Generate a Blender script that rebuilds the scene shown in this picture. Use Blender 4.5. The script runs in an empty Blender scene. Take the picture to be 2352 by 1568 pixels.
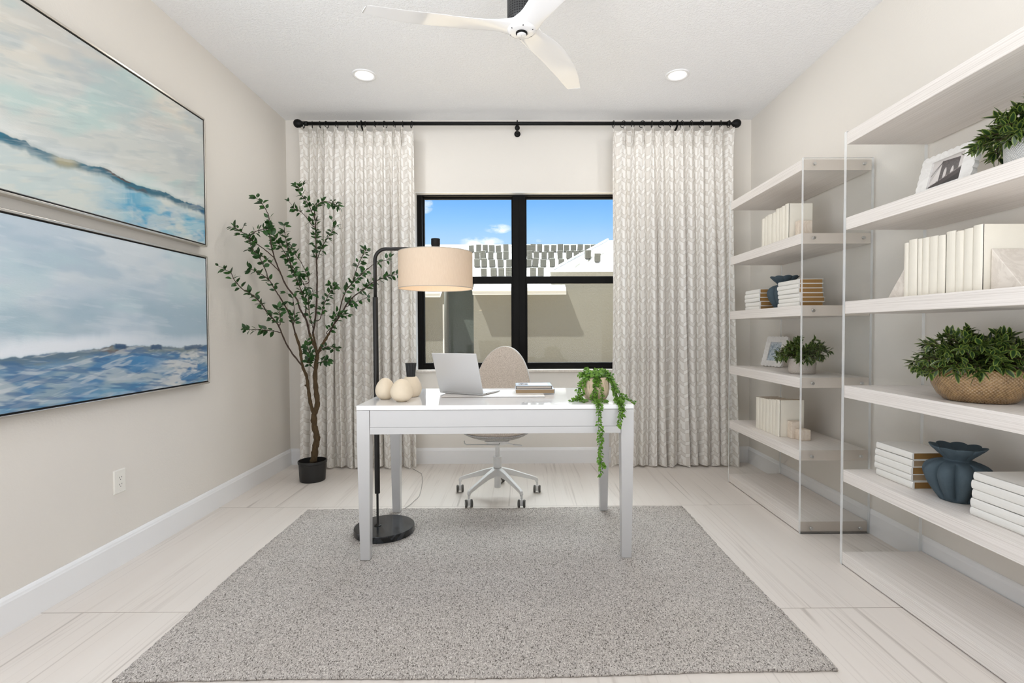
import bpy, math, random
import numpy as np
from mathutils import Vector, Matrix
C = bpy.context.scene.collection
SC = bpy.context.scene
PI = math.pi
random.seed(7)

# ------------------------------------------------------------------ materials
def srgb(r, g, b):
    return tuple((c / 12.92 if c <= 0.04045 else ((c + 0.055) / 1.055) ** 2.4) for c in (r / 255, g / 255, b / 255))

class NT:
    def __init__(self, name):
        self.m = bpy.data.materials.new(name)
        self.m.use_nodes = True
        self.t = self.m.node_tree
        self.t.nodes.clear()
        self.out = self.t.nodes.new('ShaderNodeOutputMaterial')
    def n(self, typ, ins=None, **attrs):
        nd = self.t.nodes.new(typ)
        for k, v in attrs.items():
            setattr(nd, k, v)
        for k, v in (ins or {}).items():
            s = nd.inputs[k]
            if isinstance(v, bpy.types.NodeSocket):
                self.t.links.new(v, s)
            elif isinstance(v, tuple) and len(v) == 3 and s.type == 'RGBA':
                s.default_value = (*v, 1)
            else:
                s.default_value = v
        return nd
    def math(self, op, a, b=0.0, c=0.0, clamp=False):
        return self.n('ShaderNodeMath', {0: a, 1: b, 2: c}, operation=op, use_clamp=clamp).outputs[0]
    def mix(self, f, a, b, blend='MIX'):
        nd = self.n('ShaderNodeMix', data_type='RGBA', blend_type=blend)
        for i, v in ((0, f), (6, a), (7, b)):
            s = nd.inputs[i]
            if isinstance(v, bpy.types.NodeSocket):
                self.t.links.new(v, s)
            elif isinstance(v, tuple):
                s.default_value = (*v, 1)
            else:
                s.default_value = v
        return nd.outputs[2]
    def ramp(self, f, stops, interp='LINEAR'):
        nd = self.n('ShaderNodeValToRGB', {0: f})
        cr = nd.color_ramp
        cr.interpolation = interp
        while len(cr.elements) < len(stops):
            cr.elements.new(0.5)
        for e, (p, c) in zip(cr.elements, stops):
            e.position = p
            e.color = (*c, 1) if isinstance(c, tuple) else (c, c, c, 1)
        return nd.outputs[0]
    def coord(self, kind='Object', scale=(1, 1, 1), rot=(0, 0, 0), loc=(0, 0, 0)):
        tc = self.n('ShaderNodeTexCoord')
        mp = self.n('ShaderNodeMapping', {0: tc.outputs[kind], 1: loc, 2: rot, 3: scale})
        return mp.outputs[0]
    def noise(self, vec, scale=5.0, detail=2.0, rough=0.5, dist=0.0):
        return self.n('ShaderNodeTexNoise', {'Vector': vec, 'Scale': scale, 'Detail': detail, 'Roughness': rough, 'Distortion': dist}).outputs[0]
    def bump(self, h, strength=0.3, dist=0.01):
        return self.n('ShaderNodeBump', {'Height': h, 'Strength': strength, 'Distance': dist}).outputs[0]
    def pbsdf(self, col, rough=0.5, metal=0.0, spec=0.5, normal=None, **kw):
        ins = {'Base Color': col, 'Roughness': rough, 'Metallic': metal, 'Specular IOR Level': spec}
        if normal is not None:
            ins['Normal'] = normal
        ins.update(kw)
        return self.n('ShaderNodeBsdfPrincipled', ins).outputs[0]
    def end(self, sh):
        self.t.links.new(sh, self.out.inputs[0])
        return self.m

def simple(name, col, rough=0.5, metal=0.0, spec=0.5, bump=None, var=0.0):
    q = NT(name)
    c = col
    nrm = None
    if var:
        f = q.noise(q.coord(), 30, 4)
        c = q.mix(f, tuple(x * (1 - var) for x in col), tuple(min(1, x * (1 + var)) for x in col))
    if bump:
        nrm = q.bump(q.noise(q.coord(), bump[0], 3), bump[1], bump[2])
    return q.end(q.pbsdf(c, rough, metal, spec, nrm))

def m_wall():
    q = NT('wall_paint')
    v = q.coord()
    f = q.noise(v, 110, 2)
    return q.end(q.pbsdf((0.725, 0.69, 0.635), 0.75, 0, 0.3, q.bump(f, 0.12, 0.004)))
def m_ceiling():
    q = NT('ceiling_knockdown')
    v = q.coord()
    f = q.ramp(q.noise(v, 64, 3, 0.6, 0.5), [(0.42, 0.0), (0.56, 1.0)])
    return q.end(q.pbsdf((0.86, 0.865, 0.875), 0.85, 0, 0.2, q.bump(f, 0.35, 0.006)))
def m_floor():
    q = NT('floor_tile')
    v = q.coord()
    sep = q.n('ShaderNodeSeparateXYZ', {0: v})
    X, Y = sep.outputs[0], sep.outputs[1]
    # tile index for variation
    tx = q.math('FLOOR', q.math('DIVIDE', q.math('ADD', X, 60 - 1.256), 0.6))
    ty = q.math('FLOOR', q.math('DIVIDE', q.math('ADD', Y, 60 - 2.012), 1.2))
    off = q.math('ADD', q.math('MULTIPLY', tx, 3.17), q.math('MULTIPLY', ty, 7.31))
    cmb = q.n('ShaderNodeCombineXYZ', {0: q.math('MULTIPLY', X, 9.0), 1: q.math('MULTIPLY', Y, 0.55), 2: off}).outputs[0]
    n1 = q.noise(cmb, 1.0, 5, 0.55)
    cmb2 = q.n('ShaderNodeCombineXYZ', {0: q.math('MULTIPLY', X, 60.0), 1: q.math('MULTIPLY', Y, 1.6), 2: off}).outputs[0]
    n2 = q.noise(cmb2, 1.0, 3, 0.6)
    cmb3 = q.n('ShaderNodeCombineXYZ', {0: q.math('MULTIPLY', X, 5.0), 1: q.math('MULTIPLY', Y, 0.16), 2: q.math('ADD', off, 3.3)}).outputs[0]
    n3 = q.noise(cmb3, 1.0, 2.5, 0.45, 0.0)
    vein = q.math('SUBTRACT', 1.0, q.math('MULTIPLY', q.math('ABSOLUTE', q.math('SUBTRACT', n3, 0.5)), 80.0), clamp=True)
    mask = q.ramp(q.noise(cmb2, 0.6, 2), [(0.46, 0.0), (0.62, 1.0)])
    vein = q.math('MULTIPLY', vein, mask)
    base = q.mix(n1, (0.64, 0.58, 0.525), (0.745, 0.70, 0.65))
    base = q.mix(q.math('MULTIPLY', n2, 0.35), base, (0.76, 0.72, 0.68))
    base = q.mix(q.math('MULTIPLY', vein, 0.5), base, (0.25, 0.21, 0.175))
    n4 = q.noise(q.n('ShaderNodeCombineXYZ', {0: q.math('MULTIPLY', X, 16.0), 1: q.math('MULTIPLY', Y, 0.22), 2: q.math('ADD', off, 9.1)}).outputs[0], 1.0, 3, 0.5)
    v2 = q.math('SUBTRACT', 1.0, q.math('MULTIPLY', q.math('ABSOLUTE', q.math('SUBTRACT', n4, 0.5)), 60.0), clamp=True)
    base = q.mix(q.math('MULTIPLY', v2, 0.22), base, (0.36, 0.31, 0.27))
    fx = q.math('ABSOLUTE', q.math('SUBTRACT', q.math('FRACT', q.math('DIVIDE', q.math('ADD', X, 60 - 1.256), 0.6)), 0.5))
    fy = q.math('ABSOLUTE', q.math('SUBTRACT', q.math('FRACT', q.math('DIVIDE', q.math('ADD', Y, 60 - 2.012), 1.2)), 0.5))
    jx = q.math('GREATER_THAN', fx, 0.5 - 0.0010 / 0.6)
    jy = q.math('GREATER_THAN', fy, 0.5 - 0.0016 / 1.2)
    base = q.mix(jx, base, (0.70, 0.66, 0.62))
    base = q.mix(jy, base, (0.30, 0.25, 0.21))
    return q.end(q.pbsdf(base, q.math('ADD', 0.30, q.math('MULTIPLY', n2, 0.16)), 0, 0.42))
def m_rug():
    q = NT('rug_loop_pile')
    v = q.coord('Object', (250, 135, 135))
    a = q.noise(v, 1.0, 3.0, 0.7, 0.6)
    b = q.noise(q.coord('Object', (330, 200, 200), loc=(3, 1, 0)), 1.0, 1, 0.5)
    big = q.noise(q.coord('Object', (2.2, 3.4, 1)), 1.0, 3)
    row = q.noise(q.coord('Object', (1.5, 60, 1)), 1.0, 2)
    base = q.mix(big, (0.48, 0.44, 0.40), (0.58, 0.54, 0.505))
    base = q.mix(q.math('MULTIPLY', row, 0.35), base, (0.40, 0.365, 0.335))
    sp = q.ramp(a, [(0.37, 1.0), (0.50, 0.0)])
    lt = q.ramp(b, [(0.52, 0.0), (0.66, 1.0)])
    col = q.mix(q.math('MULTIPLY', lt, 0.85), base, (0.80, 0.76, 0.71))
    col = q.mix(q.math('MULTIPLY', sp, 0.9), col, (0.055, 0.043, 0.035))
    h = q.math('ADD', a, b)
    return q.end(q.pbsdf(col, 0.95, 0, 0.1, q.bump(h, 0.6, 0.006)))
def m_wood(name='whitewashed_wood', ax=1):
    q = NT(name)
    sc = [300, 300, 300]
    sc[ax] = 1.2
    f = q.noise(q.coord('Object', tuple(sc)), 1.0, 3, 0.6)
    sc2 = [9, 9, 9]
    sc2[ax] = 0.7
    g = q.noise(q.coord('Object', tuple(sc2), loc=(5, 0, 2)), 1.0, 3)
    c = q.mix(g, (0.74, 0.69, 0.645), (0.83, 0.795, 0.76))
    c = q.mix(q.ramp(f, [(0.40, 0.0), (0.62, 1.0)]), q.mix(0.85, (1, 1, 1), (0.80, 0.775, 0.745), 'MULTIPLY'), c, 'MULTIPLY') if False else q.mix(q.math('MULTIPLY', q.ramp(f, [(0.36, 1.0), (0.54, 0.0)]), 0.75), c, (0.60, 0.555, 0.51))
    return q.end(q.pbsdf(c, 0.5, 0, 0.35, q.bump(f, 0.25, 0.002)))
def m_clear(name, tint, f0=0.05, k=0.45):
    q = NT(name)
    lw = q.n('ShaderNodeLayerWeight', {0: 0.18})
    fac = q.math('ADD', q.math('MULTIPLY', lw.outputs[0], k), f0 * 0.3)
    tr = q.n('ShaderNodeBsdfTransparent', {0: (*tint, 1)}).outputs[0]
    gl = q.n('ShaderNodeBsdfGlossy', {0: (1, 1, 1, 1), 'Roughness': 0.02}).outputs[0]
    return q.end(q.n('ShaderNodeMixShader', {0: fac, 1: tr, 2: gl}).outputs[0])
def m_curtain():
    q = NT('curtain_jacquard')
    uv = q.n('ShaderNodeUVMap').outputs[0]
    sep = q.n('ShaderNodeSeparateXYZ', {0: uv})
    U, V = sep.outputs[0], sep.outputs[1]
    w, p, k = 0.041, 0.098, 0.026
    cu = q.math('DIVIDE', U, w)
    a = q.math('FRACT', cu)
    par = q.math('FLOORED_MODULO', q.math('FLOOR', cu), 2.0)      # 0 rising, 1 falling
    slope = q.math('MULTIPLY_ADD', par, -2.0, 1.0)
    zig = q.math('ADD', q.math('MULTIPLY', q.math('MULTIPLY', a, slope), k), q.math('MULTIPLY', par, k))
    b = q.math('FRACT', q.math('DIVIDE', q.math('SUBTRACT', V, zig), p))
    halfR = q.math('GREATER_THAN', a, 0.5)
    b2 = q.math('ABSOLUTE', q.math('SUBTRACT', par, b))           # flips the falling columns
    band = q.math('LESS_THAN', b2, 0.33)
    midz = q.math('LESS_THAN', b2, 0.67)
    light = q.math('MAXIMUM', band, q.math('MULTIPLY', midz, halfR))
    # thin woven lines along slanted boundaries
    d1 = q.math('ABSOLUTE', q.math('SUBTRACT', b, 0.33))
    d2 = q.math('ABSOLUTE', q.math('SUBTRACT', b, 0.02))
    dmin = q.math('MINIMUM', d1, d2)
    line = q.math('LESS_THAN', dmin, 0.016)
    wv = q.noise(q.coord('UV', (900, 900, 1)), 1.0, 1)
    col = q.mix(light, (0.72, 0.685, 0.635), (0.86, 0.84, 0.80))
    col = q.mix(q.math('MULTIPLY', line, 0.6), col, (0.36, 0.32, 0.27))
    col = q.mix(q.math('MULTIPLY', wv, 0.12), col, (0.5, 0.46, 0.4))
    rough = q.math('MULTIPLY_ADD', light, -0.25, 0.75)
    d = q.pbsdf(col, rough, 0, 0.25)
    t = q.n('ShaderNodeBsdfTranslucent', {0: col}).outputs[0]
    return q.end(q.n('ShaderNodeMixShader', {0: 0.13, 1: d, 2: t}).outputs[0])
def m_attr(name, rough=0.5, spec=0.3, bump=0.0, attr='paint'):
    q = NT(name)
    at = q.n('ShaderNodeAttribute', attribute_name=attr)
    nrm = q.bump(q.noise(q.coord('Object', (60, 60, 260)), 1.0, 4), bump, 0.002) if bump else None
    return q.end(q.pbsdf(at.outputs[0], rough, 0, spec, nrm))
def m_leaf(name, dark, mid, rim, rough=0.4):
    q = NT(name)
    at = q.n('ShaderNodeAttribute', attribute_name='leaf')
    sp = q.n('ShaderNodeSeparateXYZ', {0: at.outputs[1]})
    c = q.mix(sp.outputs[1], dark, mid)
    c = q.mix(q.ramp(sp.outputs[0], [(0.45, 0.0), (0.95, 1.0)]), c, rim)
    d = q.pbsdf(c, rough, 0, 0.5)
    t = q.n('ShaderNodeBsdfTranslucent', {0: c}).outputs[0]
    return q.end(q.n('ShaderNodeMixShader', {0: 0.18, 1: d, 2: t}).outputs[0])
def m_emit(name, col, s):
    q = NT(name)
    return q.end(q.n('ShaderNodeEmission', {0: (*col, 1), 1: s}).outputs[0])
def m_shade():
    q = NT('lamp_shade_linen')
    f = q.noise(q.coord('Object', (300, 300, 40)), 1.0, 2)
    c = q.mix(f, (0.70, 0.58, 0.45), (0.79, 0.68, 0.55))
    d = q.n('ShaderNodeBsdfDiffuse', {0: c}).outputs[0]
    t = q.n('ShaderNodeBsdfTranslucent', {0: c}).outputs[0]
    return q.end(q.n('ShaderNodeMixShader', {0: 0.33, 1: d, 2: t}).outputs[0])
def m_marble(name, base, vein, scale=9, rough=0.35, amt=0.6):
    q = NT(name)
    n = q.noise(q.coord(), scale, 6, 0.65, 1.2)
    v = q.math('SUBTRACT', 1.0, q.math('MULTIPLY', q.math('ABSOLUTE', q.math('SUBTRACT', n, 0.5)), 14.0), clamp=True)
    return q.end(q.pbsdf(q.mix(q.math('MULTIPLY', v, amt), base, vein), rough, 0, 0.5))
def m_bowl():
    q = NT('bowl_reactive_glaze')
    v = q.coord('Object', (1, 1, 1))
    n = q.noise(v, 26, 5, 0.7)
    sep = q.n('ShaderNodeSeparateXYZ', {0: v})
    ang = q.math('ARCTAN2', sep.outputs[1], sep.outputs[0])
    wv = q.math('MULTIPLY', q.math('SINE', q.math('MULTIPLY', ang, 70.0)), q.math('SINE', q.math('MULTIPLY', sep.outputs[2], 520.0)))
    c = q.mix(q.ramp(n, [(0.3, 0.0), (0.7, 1.0)]), (0.11, 0.055, 0.018), (0.36, 0.22, 0.095))
    c = q.mix(q.math('MULTIPLY', q.math('ADD', wv, 1.0), 0.2), c, (0.50, 0.35, 0.19))
    h = q.math('ADD', q.math('MULTIPLY', wv, 0.4), n)
    return q.end(q.pbsdf(c, 0.16, 0, 0.6, q.bump(h, 0.55, 0.006)))
def m_knit(name, col, nu, kz, rough=0.7):
    q = NT(name)
    v = q.coord()
    sep = q.n('ShaderNodeSeparateXYZ', {0: v})
    ang = q.math('ARCTAN2', sep.outputs[1], sep.outputs[0])
    wv = q.math('MULTIPLY', q.math('SINE', q.math('MULTIPLY', ang, nu)), q.math('SINE', q.math('MULTIPLY', sep.outputs[2], kz)))
    c = q.mix(q.math('MULTIPLY', q.math('ADD', wv, 1.0), 0.5), tuple(x * 0.8 for x in col), col)
    return q.end(q.pbsdf(c, rough, 0, 0.3, q.bump(wv, 0.5, 0.004)))
def m_stucco():
    q = NT('stucco_grey')
    v = q.coord()
    n = q.noise(v, 12, 5, 0.6)
    n2 = q.noise(q.coord('Object', (0.5, 0.5, 2.5)), 1.6, 4)
    c = q.mix(n, (0.20, 0.195, 0.172), (0.295, 0.288, 0.255))
    c = q.mix(q.math('MULTIPLY', n2, 0.5), c, (0.25, 0.24, 0.20))
    return q.end(q.pbsdf(c, 0.95, 0, 0.1, q.bump(n, 0.4, 0.05)))

M = {}
M['wall'] = m_wall(); M['ceiling'] = m_ceiling(); M['floor'] = m_floor(); M['rug'] = m_rug()
M['trim'] = simple('trim_white', (0.80, 0.80, 0.80), 0.4, 0, 0.4)
M['wood'] = m_wood()
M['wood_end'] = simple('whitewashed_wood_end', (0.64, 0.565, 0.49), 0.6, 0, 0.3, None, 0.04)
M['acrylic'] = m_clear('acrylic_clear', (0.975, 0.98, 0.98), 0.03, 0.4)
M['acrylic_edge'] = (lambda q: q.end(q.n('ShaderNodeMixShader', {0: 0.5, 1: q.pbsdf((0.93, 0.95, 0.96), 0.12, 0, 0.6), 2: q.n('ShaderNodeBsdfTransparent', {0: (0.95, 0.97, 0.98, 1)}).outputs[0]}).outputs[0]))(NT('acrylic_edge'))
M['glass'] = m_clear('window_glass', (0.96, 0.975, 0.97), 0.008, 0.3)
M['screen'] = (lambda q: q.end(q.n('ShaderNodeMixShader', {0: q.math('MULTIPLY_ADD', q.noise(q.coord('Object', (500, 1, 500)), 1.0, 1), 0.12, 0.06), 1: q.n('ShaderNodeBsdfTransparent').outputs[0], 2: q.pbsdf((0.25, 0.25, 0.24), 0.8, 0, 0.2)}).outputs[0]))(NT('insect_screen'))
M['black_frame'] = simple('black_bronze_metal', (0.006, 0.0055, 0.005), 0.6, 0, 0.12)
M['black_metal'] = simple('matte_black_metal', (0.006, 0.006, 0.0055), 0.5, 0, 0.2)
M['lamp_pole'] = simple('dark_bronze_metal', (0.010, 0.0085, 0.0075), 0.4, 0.1, 0.35)
M['black_marble'] = m_marble('black_marble', (0.008, 0.0085, 0.0095), (0.09, 0.10, 0.115), 7, 0.22, 0.35)
M['curtain'] = m_curtain()
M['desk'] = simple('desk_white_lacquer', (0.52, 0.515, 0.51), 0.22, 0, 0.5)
M['desk_gloss_lit'] = simple('desk_top_gloss_lit', (0.76, 0.755, 0.75), 0.07, 0, 0.6)  # glossier copy, painted lighter for the light that falls on the top
M['gap'] = simple('dark_gap', (0.02, 0.018, 0.016), 0.9)
M['fan'] = simple('fan_white_gloss', (0.82, 0.82, 0.825), 0.13, 0, 0.55)
M['steel'] = simple('brushed_steel', (0.55, 0.55, 0.54), 0.3, 1.0)
M['silver_frame'] = simple('champagne_silver_leaf', (0.66, 0.62, 0.56), 0.32, 1.0)
M['black'] = simple('black_paint', (0.006, 0.006, 0.006), 0.6)
M['paint'] = m_attr('oil_canvas', 0.45, 0.35, 0.35)
M['photo'] = m_attr('photo_print', 0.25, 0.4)
M['plastic'] = simple('outlet_plastic', (0.80, 0.78, 0.72), 0.35, 0, 0.5)
M['chair_white'] = simple('chair_white_shell', (0.74, 0.735, 0.72), 0.4)
M['tyre'] = simple('caster_grey_rubber', (0.10, 0.095, 0.085), 0.6)
def m_chairfab(name, a, b):
    q = NT(name)
    f = q.noise(q.coord('Object', (1, 1, 1)), 330, 2, 0.6)
    return q.end(q.pbsdf(q.mix(q.ramp(f, [(0.38, 0.0), (0.6, 1.0)]), a, b), 0.95, 0, 0.1, q.bump(f, 0.4, 0.003)))
M['chair_fabric'] = m_chairfab('chair_beige_felt', (0.46, 0.385, 0.32), (0.74, 0.66, 0.575))
M['chair_under'] = m_chairfab('chair_grey_felt', (0.33, 0.32, 0.305), (0.60, 0.585, 0.56))
M['egg'] = simple('cream_bisque', (0.70, 0.60, 0.46), 0.75, 0, 0.2, (400, 0.3, 0.002), 0.06)
M['laptop'] = simple('laptop_silver', (0.62, 0.62, 0.62), 0.42, 0.55, 0.5)
M['keys'] = simple('laptop_keys', (0.72, 0.72, 0.73), 0.5)
M['screenblack'] = simple('laptop_screen', (0.01, 0.01, 0.012), 0.1)
M['mat'] = simple('desk_mat_paper', (0.74, 0.71, 0.67), 0.6)
M['mat_edge'] = simple('desk_mat_edge', (0.15, 0.12, 0.10), 0.7)
M['cream'] = simple('cream_paper_cover', (0.75, 0.71, 0.62), 0.6, 0, 0.3, (300, 0.1, 0.002), 0.03)
M['white_cover'] = simple('white_linen_cover', (0.76, 0.745, 0.705), 0.6, 0, 0.3, (300, 0.12, 0.002), 0.02)
def m_pages(name, a, b, ax=2):
    q = NT(name)
    sc = [3, 3, 3]
    sc[ax] = 700
    return q.end(q.pbsdf(q.mix(q.noise(q.coord('Object', tuple(sc)), 1.0, 2), a, b), 0.85, 0, 0.1))
M['pages_brown'] = m_pages('pages_kraft', (0.22, 0.115, 0.035), (0.40, 0.23, 0.085))
M['pages_tan'] = m_pages('pages_tan', (0.30, 0.20, 0.11), (0.46, 0.35, 0.23))
M['pages_cream'] = m_pages('pages_cream', (0.46, 0.40, 0.34), (0.62, 0.56, 0.49))
M['blue_cover'] = simple('pale_blue_cover', (0.62, 0.72, 0.80), 0.3, 0, 0.5)
M['navy'] = simple('navy_board', (0.012, 0.02, 0.03), 0.4)
M['label_white'] = simple('label_white', (0.84, 0.84, 0.84), 0.35)
M['vase_blue'] = simple('slate_blue_stoneware', (0.062, 0.088, 0.106), 0.8, 0, 0.25, (260, 0.25, 0.002), 0.12)
M['marble'] = m_marble('white_marble', (0.72, 0.665, 0.60), (0.50, 0.44, 0.38), 10, 0.4, 0.4)
M['marble_warm'] = m_marble('honey_marble', (0.72, 0.63, 0.53), (0.55, 0.43, 0.32), 12, 0.45, 0.45)
M['stone_frame'] = m_marble('carved_white_stone', (0.74, 0.725, 0.70), (0.50, 0.47, 0.44), 14, 0.6, 0.3)
M['pot_knit'] = m_knit('knit_ceramic', (0.66, 0.59, 0.53), 46, 800)
M['pot_white'] = m_knit('white_knit_ceramic', (0.74, 0.73, 0.71), 60, 700)
M['pot_rib'] = m_knit('ribbed_sand_ceramic', (0.70, 0.56, 0.40), 56, 60)
M['bowl'] = m_bowl()
M['soil'] = simple('dark_soil', (0.012, 0.010, 0.008), 0.95)
M['pot_black'] = simple('nursery_pot_black', (0.010, 0.0095, 0.009), 0.45)
def m_bark():
    q = NT('bark')
    n = q.noise(q.coord('Object', (60, 60, 24)), 1.0, 5, 0.7)
    return q.end(q.pbsdf(q.mix(n, (0.028, 0.018, 0.009), (0.17, 0.115, 0.06)), 0.9, 0, 0.2, q.bump(n, 0.9, 0.02)))
M['bark'] = m_bark()
M['twig'] = simple('twig', (0.045, 0.024, 0.014), 0.7)
M['leaf_tree'] = m_leaf('tree_leaf', (0.009, 0.036, 0.007), (0.034, 0.115, 0.018), (0.022, 0.080, 0.014), 0.4)
M['leaf_shrub'] = m_leaf('shrub_leaf', (0.012, 0.032, 0.010), (0.040, 0.080, 0.022), (0.22, 0.29, 0.055), 0.3)
M['leaf_vine'] = m_leaf('vine_leaf', (0.040, 0.13, 0.012), (0.16, 0.32, 0.030), (0.17, 0.33, 0.04), 0.45)
M['shade'] = m_shade()
M['cord'] = simple('cord_clear_grey', (0.45, 0.43, 0.41), 0.3)
M['stucco'] = m_stucco()
M['stucco_shaded'] = simple('stucco_shaded_green', (0.10, 0.118, 0.104), 0.95, 0, 0.1, (12, 0.4, 0.05), 0.1)  # recess stucco: its shade is painted in as a darker green-grey
M['underlay'] = simple('roof_underlay_white', (0.72, 0.72, 0.71), 0.8)
M['fascia'] = simple('fascia_white', (0.78, 0.79, 0.80), 0.6)
M['flash'] = simple('valley_flashing', (0.50, 0.53, 0.56), 0.4, 0.6)
M['tile'] = simple('roof_tile_grey', (0.14, 0.138, 0.122), 0.9, 0, 0.2, (20, 0.3, 0.02), 0.25)
M['sand'] = simple('bare_sand', (0.30, 0.235, 0.155), 0.95, 0, 0.1, (3, 0.3, 0.05), 0.2)
M['render'] = simple('house_render', (0.55, 0.53, 0.50), 0.9)

# ------------------------------------------------------------------ mesh building
class MB:
    def __init__(self):
        self.v, self.f, self.a, self.uv, self.mi = [], [], [], [], []
        self.has_a = False
    def add(self, vs, fs, at=None, uv=None, mi=0):
        o = len(self.v)
        self.v.extend([tuple(p) for p in vs])
        self.f.extend([tuple(i + o for i in q) for q in fs])
        self.mi.extend([mi] * len(fs))
        self.a.extend(at if at else [(0, 0, 0)] * len(vs))
        self.uv.extend(uv if uv else [(0, 0)] * len(vs))
        if at:
            self.has_a = True
        return self
    def box(self, x0, x1, y0, y1, z0, z1, mtx=None, mi=0):
        vs = [Vector(p) for p in ((x0, y0, z0), (x1, y0, z0), (x1, y1, z0), (x0, y1, z0), (x0, y0, z1), (x1, y0, z1), (x1, y1, z1), (x0, y1, z1))]
        if mtx is not None:
            vs = [mtx @ p for p in vs]
        return self.add(vs, [(0, 3, 2, 1), (4, 5, 6, 7), (0, 1, 5, 4), (1, 2, 6, 5), (2, 3, 7, 6), (3, 0, 4, 7)], mi=mi)
    def frustum(self, b, t, z0, z1, mi=0):
        (bx0, bx1, by0, by1), (tx0, tx1, ty0, ty1) = b, t
        vs = [(bx0, by0, z0), (bx1, by0, z0), (bx1, by1, z0), (bx0, by1, z0), (tx0, ty0, z1), (tx1, ty0, z1), (tx1, ty1, z1), (tx0, ty1, z1)]
        return self.add(vs, [(0, 3, 2, 1), (4, 5, 6, 7), (0, 1, 5, 4), (1, 2, 6, 5), (2, 3, 7, 6), (3, 0, 4, 7)], mi=mi)
    def prism(self, poly, axis, a0, a1, mi=0):
        # poly: list of 2D points, extruded along axis
        def P(p, t):
            return {0: (t, p[0], p[1]), 1: (p[0], t, p[1]), 2: (p[0], p[1], t)}[axis]
        n = len(poly)
        vs = [P(p, a0) for p in poly] + [P(p, a1) for p in poly]
        fs = [tuple(range(n)), tuple(range(2 * n - 1, n - 1, -1))] + [(i, i + n, (i + 1) % n + n, (i + 1) % n) for i in range(n)]
        return self.add(vs, fs, mi=mi)
    def lathe(self, prof, n=48, ctr=(0, 0), fn=None, cap0=True, cap1=True, mi=0):
        vs, fs = [], []
        for (r, z) in prof:
            for k in range(n):
                t = 2 * PI * k / n
                rr, zz = (r, z) if fn is None else fn(r, z, t)
                vs.append((ctr[0] + rr * math.cos(t), ctr[1] + rr * math.sin(t), zz))
        m = len(prof)
        for i in range(m - 1):
            for k in range(n):
                fs.append((i * n + k, i * n + (k + 1) % n, (i + 1) * n + (k + 1) % n, (i + 1) * n + k))
        if cap0:
            fs.append(tuple(range(n - 1, -1, -1)))
        if cap1:
            fs.append(tuple(range((m - 1) * n, m * n)))
        return self.add(vs, fs, mi=mi)
    def tube(self, pts, rad, n=8, cap=True, mi=0):
        pts = [Vector(p) for p in pts]
        if not hasattr(rad, '__len__'):
            rad = [rad] * len(pts)
        vs, fs = [], []
        prev = None
        for i, p in enumerate(pts):
            d = (pts[min(i + 1, len(pts) - 1)] - pts[max(i - 1, 0)]).normalized()
            if prev is None:
                u = d.orthogonal().normalized()
            else:
                u = (prev - d * prev.dot(d))
                u = u.normalized() if u.length > 1e-6 else d.orthogonal().normalized()
            prev = u
            w = d.cross(u)
            for k in range(n):
                t = 2 * PI * k / n
                vs.append(p + (u * math.cos(t) + w * math.sin(t)) * rad[i])
        m = len(pts)
        for i in range(m - 1):
            for k in range(n):
                fs.append((i * n + k, i * n + (k + 1) % n, (i + 1) * n + (k + 1) % n, (i + 1) * n + k))
        if cap:
            fs.append(tuple(range(n - 1, -1, -1)))
            fs.append(tuple(range((m - 1) * n, m * n)))
        return self.add(vs, fs, mi=mi)
    def torus(self, ctr, R, r, ax_u, ax_v, n=24, k=8):
        c, u, v = Vector(ctr), Vector(ax_u).normalized(), Vector(ax_v).normalized()
        w = u.cross(v)
        vs, fs = [], []
        for i in range(n):
            t = 2 * PI * i / n
            d = u * math.cos(t) + v * math.sin(t)
            for j in range(k):
                s = 2 * PI * j / k
                vs.append(c + d * (R + r * math.cos(s)) + w * r * math.sin(s))
        for i in range(n):
            for j in range(k):
                fs.append((i * k + j, ((i + 1) % n) * k + j, ((i + 1) % n) * k + (j + 1) % k, i * k + (j + 1) % k))
        return self.add(vs, fs)
    def sphere(self, c, r, n=20, m=12, sc=(1, 1, 1)):
        prof = [(max(1e-4, r * math.sin(PI * i / m)), -r * math.cos(PI * i / m)) for i in range(m + 1)]
        b = MB().lathe(prof, n)
        return self.add([(c[0] + x * sc[0], c[1] + y * sc[1], c[2] + z * sc[2]) for x, y, z in b.v], b.f)
    def leaf(self, p, d, up, L, W, shade, curl=0.15, cup=0.12, rows=5):
        p, d, up = Vector(p), Vector(d).normalized(), Vector(up)
        s = d.cross(up)
        if s.length < 1e-4:
            s = d.orthogonal()
        s.normalize()
        nn = s.cross(d).normalized()
        vs, fs, at = [], [], []
        for i in range(rows + 1):
            t = i / rows
            w = W * 0.5 * (math.sin(PI * min(1, t ** 0.8)) ** 0.85) if 0 < t < 1 else W * 0.02
            c = p + d * (L * t) - nn * (curl * L * t * t)
            for e in (-1, 0, 1):
                vs.append(c + s * (e * w) + nn * (abs(e) * cup * w * 2))
                at.append((1.0 if (abs(e) == 1 or t in (0, 1)) else 0.0, shade, 0.0))
        for i in range(rows):
            for e in (0, 1):
                q = i * 3 + e
                fs.append((q, q + 1, q + 4, q + 3))
        return self.add(vs, fs, at)
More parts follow.
